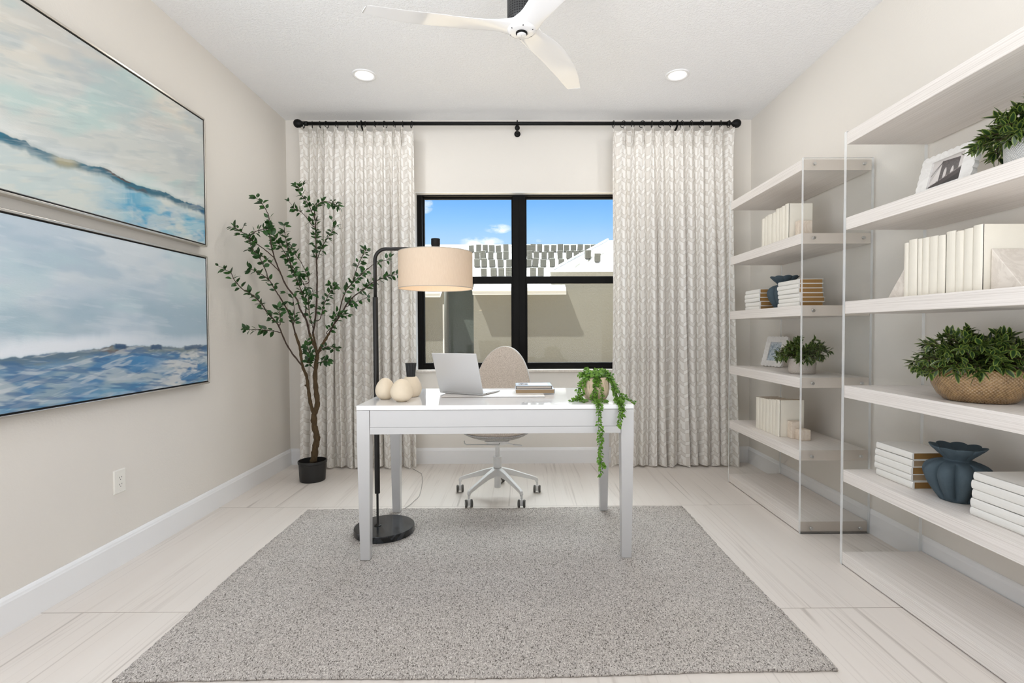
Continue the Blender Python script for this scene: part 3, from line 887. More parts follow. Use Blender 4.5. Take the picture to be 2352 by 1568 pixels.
def paint_bottom(u, v):
    Y = u + CY0 + 0.018
    Z = v + 0.817 + 0.018
    n1 = fbm(u * 2.2, v * 4.5, 101); n2 = fbm(u * 4, v * 12, 120); n3 = fbm(u * 10, v * 46, 140, 3)
    img = np.zeros(u.shape + (3,)) + np.array(srgb(182, 196, 207))
    img = L(img, sm(0.42, 0.7, n1), (197, 206, 212))
    img = L(img, sm(0.5, 0.75, n2) * 0.7, (164, 184, 198))
    img = L(img, sm(0.52, 0.75, fbm(u * 3, v * 7, 133)) * 0.5, (176, 200, 206))
    img = L(img, sm(0.22, 0.05, np.abs(Z - 1.18)) * sm(0.45, 0.65, fbm(u * 2, v * 6, 171)) * 0.7, (150, 174, 188))
    hx = [1.5, 1.852, 1.95, 2.118, 2.293, 2.392, 2.46, 2.649, 2.854, 3.076, 3.2]
    hy = [1.040, 1.040, 1.043, 1.050, 1.060, 1.074, 1.066, 1.062, 1.046, 1.053, 1.05]
    hz_ = np.interp(Y, hx, hy) + (fbm(Y * 30, Y * 0 + 2, 105, 3) - 0.5) * 0.012
    d = hz_ - Z
    wv = sm(-0.085, -0.02, d + 0.02 * (n2 - 0.5)) * sm(0.004, -0.012, d)
    img = L(img, wv * sm(2.75, 2.1, Y) * 0.95, (226, 230, 236))
    img = L(img, wv * 0.55, (216, 222, 228))
    wat = sm(-0.003, 0.005, d)
    img = L(img, wat, (104, 138, 166))
    img = L(img, wat * sm(0.42, 0.62, fbm(u * 5, v * 15 - u * 2, 108)) * 0.85, (72, 122, 164))
    img = L(img, wat * sm(0.52, 0.70, fbm(u * 6, v * 18, 118)) * 0.8, (142, 162, 172))
    img = L(img, wat * sm(0.50, 0.66, fbm(u * 4 + 9, v * 14 + u * 2, 128)) * 0.7, (176, 186, 188))
    img = L(img, wat * sm(0.16, 0.22, d) * sm(0.5, 0.68, fbm(u * 5, v * 22 - u * 4, 138)) * 0.7, (88, 150, 184))
    img = L(img, wat * sm(2.45, 2.8, Y) * sm(0.5, 0.66, fbm(u * 9, v * 24, 148)) * 0.8, (206, 206, 200))
    img = L(img, wat * sm(2.4, 2.55, Y) * sm(2.8, 2.6, Y) * sm(0.035, 0.05, d) * sm(0.14, 0.09, d) * 0.7, (58, 124, 172))
    band = sm(-0.002, 0.004, d) * sm(0.060, 0.025, d + 0.02 * n3)
    img = L(img, band * 0.85, (92, 112, 126))
    img = L(img, band * sm(2.22, 2.36, Y) * sm(2.5, 2.38, Y) * sm(0.45, 0.6, fbm(u * 14, v * 30, 158)) * 0.8, (112, 92, 82))
    img = L(img, band * sm(0.55, 0.68, fbm(u * 10, v * 40, 168)) * 0.6, (124, 134, 126))
    img = L(img, sm(0.56, 0.72, fbm(u * 7, v * 60 + u * 4, 277, 4)) * 0.2, (214, 220, 224))
    img = L(img, wat * sm(0.54, 0.7, fbm(u * 10, v * 70 - u * 12, 287, 3)) * 0.5, (196, 202, 204))
    img = L(img, wat * sm(0.56, 0.7, fbm(u * 8, v * 60 + u * 8, 297, 3)) * 0.6, (50, 96, 140))
    bl = sm(-0.010, -0.004, d) * sm(0.022, 0.012, d) * (sm(2.37, 2.39, Y) * sm(2.455, 2.44, Y) + sm(2.60, 2.62, Y) * sm(2.70, 2.68, Y) + 0.8 * sm(2.86, 2.88, Y) * sm(3.06, 3.0, Y))
    img = L(img, bl * 0.9, (44, 76, 108))
    return img
def painting(name, label, z0, z1, fn):
    root = thing(name, label, 'painting', (XL, (CY0 + CY1) / 2, (z0 + z1) / 2))
    hw, hh = (CY1 - CY0) / 2, (z1 - z0) / 2
    fr = MB()
    D, F_ = 0.046, 0.010
    fr.box(0.001, D, -hw, hw, hh - F_, hh).box(0.001, D, -hw, hw, -hh, -hh + F_).box(0.001, D, -hw, -hw + F_, -hh + F_, hh - F_).box(0.001, D, hw - F_, hw, -hh + F_, hh - F_)
    fr.build('frame', M['silver_frame'], root, bevel=0.0015)
    MB().box(0.002, 0.030, -hw + F_, hw - F_, -hh + F_, hh - F_).build('backing', M['black'], root)
    g = 0.018
    mt = Matrix(((0, -1, 0, 0.0425), (1, 0, 0, 0), (0, 0, 1, 0), (0, 0, 0, 1)))
    c = grid_canvas('canvas', 2 * (hw - g), 2 * (hh - g), 900, 500, fn, M['paint'], root, mt)
    MB().box(0.030, 0.0422, -hw + g, hw - g, -hh + g, hh - g).build('canvas_edge', M['label_white'], root)
painting('seascape_painting', 'large teal and grey seascape canvas with a sloping dark shoreline, hung above another', 1.652, 2.432, paint_top)
painting('seascape_painting', 'large blue seascape canvas with white surf on the horizon, hung below another', 0.817, 1.597, paint_bottom)
# ------------------------------------------------------------------ rug
def rug():
    w, d, t = 2.37, 1.535, 0.012
    nx, ny = 160, 110
    rn = random.Random(2)
    m = MB()
    vs, fs = [], []
    ex = [0.006 * math.sin(9 * i / nx) + rn.uniform(-0.0022, 0.0022) for i in range(nx + 1)]
    ey = [0.006 * math.sin(7 * j / ny + 1) + rn.uniform(-0.0022, 0.0022) for j in range(ny + 1)]
    top = []
    for j in range(ny + 1):
        for i in range(nx + 1):
            x = -w / 2 + w * i / nx
            y = -d / 2 + d * j / ny
            if j in (0, ny):
                y += ex[i]
            if i in (0, nx):
                x += ey[j]
            edge = i in (0, nx) or j in (0, ny)
            vs.append((x, y, t * (0.72 if edge else 1.0) + rn.uniform(-0.0007, 0.0007)))
    W = nx + 1
    for j in range(ny):
        for i in range(nx):
            fs.append((j * W + i, j * W + i + 1, (j + 1) * W + i + 1, (j + 1) * W + i))
    per = [i for i in range(W)] + [j * W + nx for j in range(1, ny + 1)] + [ny * W + i for i in range(nx - 1, -1, -1)] + [j * W for j in range(ny - 1, 0, -1)]
    o = len(vs)
    for p in per:
        x, y, z = vs[p]
        vs.append((x * 1.0012, y * 1.0015, 0.0005))
    n = len(per)
    for k in range(n):
        fs.append((per[k], o + k, o + (k + 1) % n, per[(k + 1) % n]))
    m.add(vs, fs)
    ob = m.build('area_rug', M['rug'], None, smooth=True, loc=(-0.150, 2.384, 0))
    ob.rotation_euler = (0, 0, math.radians(0.75))
    tag(ob, 'large grey speckled looped rug under the white desk', 'rug')
    # overcast border stitches: a thin rope of yarn round the edge
    b = MB()
    cx = []
    for k in range(0, n + 1):
        x, y, z = vs[per[k % n]]
        cx.append((x, y, 0.006 + 0.0008 * math.sin(k * 1.7)))
    b.tube(cx, 0.0056, 6, cap=False)
    b.build('border', M['rug'], ob, smooth=True)
rug()
RZ0 = 0.0134

# ------------------------------------------------------------------ desk
def desk():
    r = thing('writing_desk', 'white lacquer writing desk with tapered legs standing on the rug', 'desk', (-0.119, 2.43, RZ0), math.radians(0.5))
    hw, dp = 0.676, 0.70
    zt = 0.774 - RZ0
    tk = 0.023
    MB().box(-hw, hw, 0, dp, zt - tk, zt).build('desk_top', M['desk_gloss_lit'], r, bevel=0.0025)
    zl = zt - tk - 0.0015
    lw = 0.062
    for sx in (-1, 1):
        for y in (0.002, dp - 0.002 - lw):
            x0 = -hw if sx < 0 else hw - lw
            bt = 0.046
            # inside faces taper below the apron
            xi0, xi1 = (x0, x0 + lw)
            zb = 0.60 - RZ0
            ins = lw - bt
            if sx < 0:
                b = (x0 + 0.010, x0 + 0.010 + bt)
            else:
                b = (x0 + lw - 0.010 - bt, x0 + lw - 0.010)
            yb = (y + (0.004 if y < 0.3 else ins - 0.004), y + (0.004 if y < 0.3 else ins - 0.004) + bt)
            vs = []
            for (q0, q1, r0, r1, z) in ((b[0], b[1], yb[0], yb[1], 0), (xi0, xi1, y, y + lw, zb), (xi0, xi1, y, y + lw, zl)):
                vs += [(q0, r0, z), (q1, r0, z), (q1, r1, z), (q0, r1, z)]
            m = MB().add(vs, [(3, 2, 1, 0), (8, 9, 10, 11)] + [(k * 4 + i, k * 4 + (i + 1) % 4, k * 4 + 4 + (i + 1) % 4, k * 4 + 4 + i) for k in (0, 1) for i in range(4)])
            m.build('leg', M['desk'], r, bevel=0.0015)
    a = MB()
    x0, x1 = -hw + lw + 0.0015, hw - lw - 0.0015
    za = 0.633 - RZ0
    a.box(x0, x1, 0.006, 0.026, za + 0.034, zl)
    a.box(x0, x1, 0.003, 0.026, za, za + 0.0335)
    a.box(-hw + 0.004, -hw + 0.024, lw, dp - lw, za, zl).box(hw - 0.024, hw - 0.004, lw, dp - lw, za, zl)
    a.build('apron', M['desk'], r, bevel=0.0012)
    dr = MB()
    for k in range(3):
        w3 = (x1 - x0) / 3
        d_ = MB().box(x0 + k * w3 + 0.002, x0 + (k + 1) * w3 - 0.002, dp - 0.026, dp - 0.004, za, zl - 0.003)
        d_ = d_.build('drawer', M['desk'], r, bevel=0.001)
        kb = MB().lathe([(0.004, 0), (0.004, 0.012), (0.011, 0.016), (0.011, 0.022), (0.006, 0.025)], 18)
        xc = x0 + (k + 0.5) * w3
        MB().add([(xc + a_, dp - 0.004 + c_, za + 0.06 + b_) for a_, b_, c_ in kb.v], kb.f).build('knob', M['steel'], d_, smooth=True)
    return r
desk()
DZ = 0.7742

# ------------------------------------------------------------------ things on the desk
def egg(label, x, y, R, Hh):
    prof = []
    for i in range(30):
        q = -0.90 + 1.90 * i / 29           # flat foot, rounded crown
        rr_ = math.sqrt(max(0.0, 1 - q * q)) * (1 - 0.17 * q)
        prof.append((max(rr_, 0.003), q))
    k = max(p[0] for p in prof)
    prof = [(p[0] * R / k, 0.003 + (p[1] + 0.90) / 1.90 * (Hh - 0.003)) for p in prof]
    prof = [(prof[0][0] * 0.9, 0.0)] + prof
    o = MB().lathe(prof, 48).build('ceramic_egg', M['egg'], None, smooth=True, loc=(x, y, DZ))
    return tag(o, label, 'ornament', 'cream ceramic eggs on the desk')
egg('cream ceramic egg standing closer to the lamp pole, behind the other egg', -0.715, 2.655, 0.0515, 0.114)
egg('cream ceramic egg standing nearest the front edge of the desk', -0.608, 2.572, 0.058, 0.116)
bv = thing('bud_vase', 'cream vase with a ribbed black neck behind the ceramic eggs', 'vase', (-0.600, 2.755, DZ))
MB().lathe([(0.036, 0), (0.046, 0.006), (0.056, 0.030), (0.0585, 0.046), (0.055, 0.066), (0.046, 0.086), (0.036, 0.104), (0.031, 0.109), (0.029, 0.110)], 48).build('body', M['egg'], bv, smooth=True)
def neckf(r, z, t):
    return r * (1 + 0.05 * math.cos(16 * t)), z + 0.0012 * math.cos(16 * t)
MB().lathe([(0.023, 0.1085), (0.0235, 0.125), (0.026, 0.155), (0.0295, 0.184), (0.0275, 0.184), (0.024, 0.150), (0.021, 0.120)], 96, fn=neckf, cap0=False).build('neck', M['black'], bv, smooth=True)

mt = thing('desk_mat', 'thin pale paper desk mat under the laptop and books', 'desk mat', (-0.145, 2.705, DZ), math.radians(0.8))
MB().box(-0.28, 0.28, 0, 0.33, 0.0, 0.0022).build('board', M['mat_edge'], mt)
MB().box(-0.2795, 0.2795, 0.0005, 0.3295, 0.0022, 0.0034).build('sheet', M['mat'], mt)
MZ = DZ + 0.0036

def laptop():
    yaw = math.radians(-25)
    r = thing('laptop', 'open silver laptop seen from behind, on the desk mat', 'laptop', (-0.330, 2.808, MZ), yaw)
    w, d, t = 0.285, 0.20, 0.013
    b = MB()
    b.add([(-w / 2, 0, 0.002), (w / 2, 0, 0.002), (w / 2, d, 0.002), (-w / 2, d, 0.002), (-w / 2, 0, t), (w / 2, 0, t), (w / 2, d, t * 0.72), (-w / 2, d, t * 0.72)],
          [(0, 3, 2, 1), (4, 5, 6, 7), (0, 1, 5, 4), (1, 2, 6, 5), (2, 3, 7, 6), (3, 0, 4, 7)])
    base = b.build('base', M['laptop'], r, bevel=0.0015)
    k = MB()
    for i in range(13):
        for j in range(5):
            x0 = -w / 2 + 0.014 + i * 0.0199
            y0 = 0.028 + j * 0.0185
            zt = t - (t * 0.28) * (y0 + 0.008) / d
            k.box(x0, x0 + 0.0165, y0, y0 + 0.015, zt - 0.001, zt + 0.0012)
    k.build('keyboard', M['keys'], base)
    tp_ = MB().box(-0.05, 0.05, 0.128, 0.188, t * 0.74, t * 0.83)
    tp_.build('trackpad', M['keys'], base)
    MB().box(0.0, 0.0, 0, 0, 0, 0)
    pr = MB()
    for dx in (0.03,):
        pr.box(w / 2 - 0.0005, w / 2 + 0.0004, dx, dx + 0.012, 0.0055, 0.009)
    pr.build('port', M['gap'], base)
    lid_l, tilt = 0.236, math.radians(19)
    mt_ = Matrix.Translation((0, 0.002, t - 0.001)) @ Matrix.Rotation(tilt, 4, 'X')
    l = MB().box(-w / 2, w / 2, -0.006, 0.0, 0, lid_l, mt_)
    lid = l.build('lid', M['laptop'], r, bevel=0.0022)
    s = MB().box(-w / 2 + 0.008, w / 2 - 0.008, 0.0, 0.0006, 0.012, lid_l - 0.008, mt_)
    s.build('screen', M['screenblack'], lid)
    h = MB().tube([(-w / 2 + 0.02, 0.001, t - 0.001), (w / 2 - 0.02, 0.001, t - 0.001)], 0.005, 10)
    h.build('hinge', M['laptop'], r, smooth=True)
laptop()

# hardback lying flat: x = spine-to-fore-edge, y = length, z = thickness (spine at -x)
def flat_book(name, label, group, loc, rotz, w, l, t, cover, pages, board=0.0025, hang=0.004, rounded=True, extra=None):
    r = thing(name, label, 'book', loc, rotz, group)
    c = MB()
    c.box(0, w, -l / 2, l / 2, 0, board).box(0, w, -l / 2, l / 2, t - board, t)
    n = 8
    poly = [(0.004, 0.0)]
    for i in range(n + 1):
        a = -PI / 2 + PI * i / n
        poly.append((-0.006 * math.cos(a) * (1 if rounded else 0.3), t / 2 + t / 2 * math.sin(a)))
    poly += [(0.004, t)]
    c.add(*[(lambda b: (b.v, b.f))(MB().prism([(p[0], p[1]) for p in poly], 1, -l / 2, l / 2))][0])
    c.build('cover', cover, r, bevel=0.0006)
    MB().box(0.002, w - hang, -l / 2 + hang, l / 2 - hang, board, t - board).build('pages', pages, r)
    if extra:
        extra(r, w, l, t)
    return r
def stand_book(name, label, group, loc, rotz, w, h, t, cover, pages, hang=0.004):
    r = thing(name, label, 'book', loc, rotz, group)
    b = 0.0022
    c = MB()
    c.box(0, w, -t / 2, -t / 2 + b, 0, h).box(0, w, t / 2 - b, t / 2, 0, h)
    n = 8
    poly = [(0.004, -t / 2)]
    for i in range(n + 1):
        a = -PI / 2 + PI * i / n
        poly.append((-0.007 * math.cos(a), t / 2 * math.sin(a)))
    poly.append((0.004, t / 2))
    c.prism(poly, 2, 0, h)
    c.build('cover', cover, r, bevel=0.0006)
    MB().box(0.002, w - hang, -t / 2 + b, t / 2 - b, 0.001, h - hang).build('pages', pages, r)
    return r

# the two books on the desk: spine to the right (seen end on)
def desk_book(label, loc, rot, w, l, t, cover, pages, spine, top=None):
    r = thing('hardback_book', label, 'book', loc, rot, 'books lying on the desk')
    b = 0.0025
    c = MB()
    c.box(0, w, 0, l, 0, b).box(0, w, 0, l, t - b, t)
    c.box(w - 0.003, w, 0, l, b, t - b)
    c.build('cover', [cover], r, bevel=0.0006)
    MB().box(0.004, w - 0.003, 0.004, l - 0.004, b, t - b).build('pages', pages, r)
    if top:
        MB().box(0, w, 0, l, t, t + 0.0006).build('jacket', top, r)
        MB().box(w * 0.36, w * 0.90, l * 0.12, l * 0.88, t + 0.0006, t + 0.001).build('title_panel', M['label_white'], r)
        pc = MB(); pc.box(w * 0.08, w * 0.34, l * 0.22, l * 0.86, t + 0.0006, t + 0.0010)
        pc.box(w * 0.13, w * 0.22, l * 0.60, l * 0.72, t + 0.0010, t + 0.0013, mi=1).box(w * 0.26, w * 0.33, l * 0.42, l * 0.56, t + 0.0010, t + 0.0013, mi=1).box(w * 0.15, w * 0.18, l * 0.30, l * 0.38, t + 0.0010, t + 0.0013, mi=1)
        pc.build('cover_picture', [M['cord'], M['gap']], r)
    return r
desk_book('lower hardback with brown page edges lying on the desk mat', (-0.026, 2.822, MZ), math.radians(1.5), 0.222, 0.165, 0.0255, M['label_white'], M['pages_tan'], M['black'])
sp = MB().box(0.2205, 0.2235, 0, 0.165, 0.002, 0.0245).build('spine', M['black'], bpy.data.objects['hardback_book'])
desk_book('pale blue hardback on top of the other book on the desk', (-0.024, 2.826, MZ + 0.0257), math.radians(1.0), 0.206, 0.160, 0.0185, M['navy'], M['pages_cream'], M['navy'], M['blue_cover'])

# hanging plant on the desk
def vine_plant():
    rn = random.Random(21)
    r = thing('trailing_plant', 'bright green trailing plant in a ribbed sand pot on the desk corner', 'plant', (0.398, 2.625, DZ))
    prof = [(0.046, 0), (0.056, 0.004), (0.066, 0.025), (0.0705, 0.05), (0.0695, 0.08), (0.064, 0.108), (0.0625, 0.118), (0.059, 0.118), (0.060, 0.105), (0.058, 0.09)]
    def rib(rr_, z, t):
        return rr_ * (1 + 0.011 * math.cos(44 * t) * (1 if z > 0.035 else z / 0.035)), z
    p = MB().lathe(prof, 176, fn=rib).build('pot', M['pot_rib'], r, smooth=True)
    MB().lathe([(0.0585, 0.098), (0.001, 0.101)], 32, cap0=False).build('soil', M['soil'], r)
    lv, st = MB(), MB()
    def strand(pts, n, spread=0.016, size=0.0115, dens=1.0):
        P = [Vector(q) for q in pts]
        seg = []
        N = n
        for i in range(N + 1):
            t = i / N * (len(P) - 1)
            k = min(int(t), len(P) - 2)
            f = t - k
            # catmull-rom
            p0, p1, p2, p3 = P[max(k - 1, 0)], P[k], P[k + 1], P[min(k + 2, len(P) - 1)]
            q = 0.5 * ((2 * p1) + (p2 - p0) * f + (2 * p0 - 5 * p1 + 4 * p2 - p3) * f * f + (3 * p1 - p0 - 3 * p2 + p3) * f ** 3)
            seg.append(q)
        st.tube(seg, 0.0011, 5)
        for i, q in enumerate(seg):
            d = (seg[min(i + 1, N)] - seg[max(i - 1, 0)]).normalized()
            for s in range(3 if rn.random() < dens else 2):
                a = rn.uniform(0, 2 * PI)
                u = d.orthogonal().normalized()
                w = d.cross(u)
                out = (u * math.cos(a) + w * math.sin(a) + d * 0.5)
                up = Vector((rn.uniform(-0.5, 0.5), -0.6 + rn.uniform(-0.5, 0.5), 0.9))
                sz = size * rn.uniform(0.85, 1.6)
                lv.leaf(q + out.normalized() * 0.002, out, up, sz, sz * 0.72, rn.random(), curl=0.2, rows=4)
    # mound on top of the pot
    for k in range(34):
        a = rn.uniform(0, 2 * PI)
        rr_ = 0.055 * math.sqrt(rn.random())
        b = Vector((rr_ * math.cos(a), rr_ * math.sin(a), 0.105))
        tip = b + Vector((0.028 * math.cos(a) + rn.uniform(-0.012, 0.012), 0.028 * math.sin(a) + rn.uniform(-0.012, 0.012), rn.uniform(0.015, 0.048)))
        strand([b, (b + tip) / 2 + Vector((0, 0, 0.008)), tip], 5, size=0.013)
    # strands over the rim; y is negative towards the front of the desk
    strand([(-0.03, -0.04, 0.115), (-0.058, -0.055, 0.118), (-0.082, -0.06, 0.075), (-0.09, -0.07, 0.02), (-0.085, -0.10, 0.006), (-0.075, -0.135, 0.004)], 26, size=0.014)
    strand([(-0.04, -0.02, 0.115), (-0.075, -0.03, 0.11), (-0.098, -0.045, 0.055), (-0.105, -0.075, 0.008), (-0.14, -0.10, 0.004)], 22, size=0.012)
    strand([(-0.05, -0.03, 0.116), (-0.07, -0.05, 0.10), (-0.078, -0.06, 0.045), (-0.09, -0.06, 0.012), (-0.11, -0.03, 0.008)], 20, size=0.014)
    strand([(-0.012, -0.055, 0.118), (-0.012, -0.074, 0.110), (-0.010, -0.078, 0.05), (-0.014, -0.10, 0.010), (-0.010, -0.17, 0.006), (-0.012, -0.216, -0.004), (-0.008, -0.224, -0.07), (-0.002, -0.225, -0.14), (-0.010, -0.226, -0.21), (-0.006, -0.226, -0.28), (-0.014, -0.225, -0.342)], 64, size=0.0125)
    strand([(0.0, -0.055, 0.118), (-0.004, -0.076, 0.105), (-0.02, -0.080, 0.06), (-0.03, -0.10, 0.012), (-0.02, -0.17, 0.006), (-0.018, -0.217, -0.006), (-0.022, -0.226, -0.09), (-0.014, -0.227, -0.17), (-0.018, -0.227, -0.25), (0.004, -0.226, -0.30)], 54, size=0.0125)
    strand([(0.01, -0.055, 0.118), (0.012, -0.076, 0.10), (0.018, -0.085, 0.05), (0.02, -0.11, 0.008), (0.03, -0.15, 0.004)], 20, size=0.0115)
    strand([(0.045, -0.03, 0.116), (0.072, -0.04, 0.105), (0.085, -0.07, 0.055), (0.09, -0.11, 0.012), (0.085, -0.18, 0.006), (0.088, -0.217, -0.006), (0.086, -0.226, -0.06), (0.078, -0.226, -0.098)], 46, size=0.0135)
    strand([(0.045, -0.02, 0.116), (0.078, -0.03, 0.10), (0.092, -0.06, 0.045), (0.098, -0.12, 0.010), (0.098, -0.19, 0.006), (0.098, -0.221, -0.01), (0.096, -0.226, -0.05)], 40, size=0.0135)
    strand([(0.05, 0.0, 0.116), (0.082, 0.0, 0.11), (0.112, -0.01, 0.062), (0.135, -0.02, 0.02), (0.165, -0.04, 0.008), (0.192, -0.06, -0.012)], 30, size=0.0115)
    strand([(0.05, -0.01, 0.116), (0.076, -0.015, 0.11), (0.098, -0.03, 0.07), (0.112, -0.06, 0.03), (0.12, -0.10, 0.008)], 24, size=0.013)
    lv.build('foliage', M['leaf_vine'], r, smooth=True)
    st.build('stems', M['leaf_vine'], r, smooth=True)
vine_plant()

# ------------------------------------------------------------------ floor lamp
def lamp():
    r = thing('floor_lamp', 'black arched floor lamp with a lit linen drum shade, beside the desk', 'floor lamp', (-0.762, 2.785, RZ0))
    dz = -RZ0
    MB().lathe([(0.1635, 0), (0.165, 0.003), (0.165, 0.031), (0.162, 0.034), (0.001, 0.034)], 72, cap1=False).build('base', M['black_marble'], r, smooth=False, autosmooth=40)
    px = -0.038
    pole = MB()
    pole.lathe([(0.020, 0.034), (0.020, 0.037), (0.010, 0.040), (0.0062, 0.045), (0.0062, 0.218)], 20, ctr=(px, 0))
    pole.lathe([(0.0145, 0.216), (0.0145, 1.323 + dz)], 20, ctr=(px, 0))
    pole.build('pole', M['lamp_pole'], r, autosmooth=40)
    R = 0.062
    za = 1.589 + dz
    sx = 0.298
    pts = [(px, 0, 1.30 + dz), (px, 0, za - R)]
    for i in range(1, 11):
        a = PI / 2 * i / 10
        pts.append((px + R - R * math.cos(a), 0, za - R + R * math.sin(a)))
    pts.append((sx + 0.01, 0, za))
    MB().tube(pts, 0.0099, 16).build('arm', M['lamp_pole'], r, smooth=True)
    MB().lathe([(0.0245, za - 0.016), (0.0245, za + 0.054), (0.023, za + 0.0555), (0.001, za + 0.0555)], 32, ctr=(sx, 0), cap1=False).build('finial', M['black_metal'], r, autosmooth=40)
    z0, z1, Rs = 1.369 + dz, 1.567 + dz, 0.203
    sh = MB().lathe([(Rs, z0), (Rs, z1), (Rs - 0.002, z1), (Rs - 0.002, z0), (Rs, z0)], 96, ctr=(sx, 0), cap0=False, cap1=False)
    s = sh.build('shade', M['shade'], r, autosmooth=40)
    tr = MB()
    for zz_ in (z0, z1):
        tr.torus((sx, 0, zz_), Rs - 0.001, 0.0022, (1, 0, 0), (0, 1, 0), 96, 6)
    tr.build('rim_wire', M['shade_trim'], s, smooth=True)
    sk = MB().lathe([(0.018, z1 - 0.05), (0.018, za - 0.01)], 20, ctr=(sx, 0))
    for k in range(3):
        a = 2 * PI * k / 3 + 0.4
        sk.tube([(sx, 0, z1 - 0.012), (sx + (Rs - 0.003) * math.cos(a), (Rs - 0.003) * math.sin(a), z1 - 0.004)], 0.002, 6)
    sk.build('socket', M['lamp_pole'], r, autosmooth=40)
    MB().lathe([(0.001, z0 + 0.055), (0.02, z0 + 0.062), (0.030, z0 + 0.085), (0.027, z0 + 0.11), (0.014, z0 + 0.145), (0.013, z0 + 0.152)], 24, ctr=(sx, 0)).build('bulb', M['bulb'], r, smooth=True)
    cd = MB().tube([(px + 0.01, 0.155, 0.010), (0.03, 0.24, 0.006), (0.02, 0.36, 0.003 + dz + 0.004), (0.045, 0.46, dz + 0.004), (0.07, 0.62, dz + 0.004), (0.05, 0.80, dz + 0.004), (0.02, 1.0, dz + 0.004), (-0.02, 1.16, dz + 0.004), (-0.12, 1.30, dz + 0.004)], 0.0022, 6)
    cd.build('cord', M['cord'], r, smooth=True)
    li = bpy.data.lights.new('lamp_bulb', 'POINT')
    li.energy = 0.95
    li.color = (1.0, 0.78, 0.55)
    li.shadow_soft_size = 0.035
    lo = bpy.data.objects.new('lamp_bulb', li)
    C.objects.link(lo)
    lo.location = (-0.762 + sx, 2.785, 1.40)
M['shade_trim'] = simple('shade_trim', (0.42, 0.37, 0.31), 0.8)
M['bulb'] = m_emit('bulb_glass', (1.0, 0.86, 0.66), 2.5)
lamp()

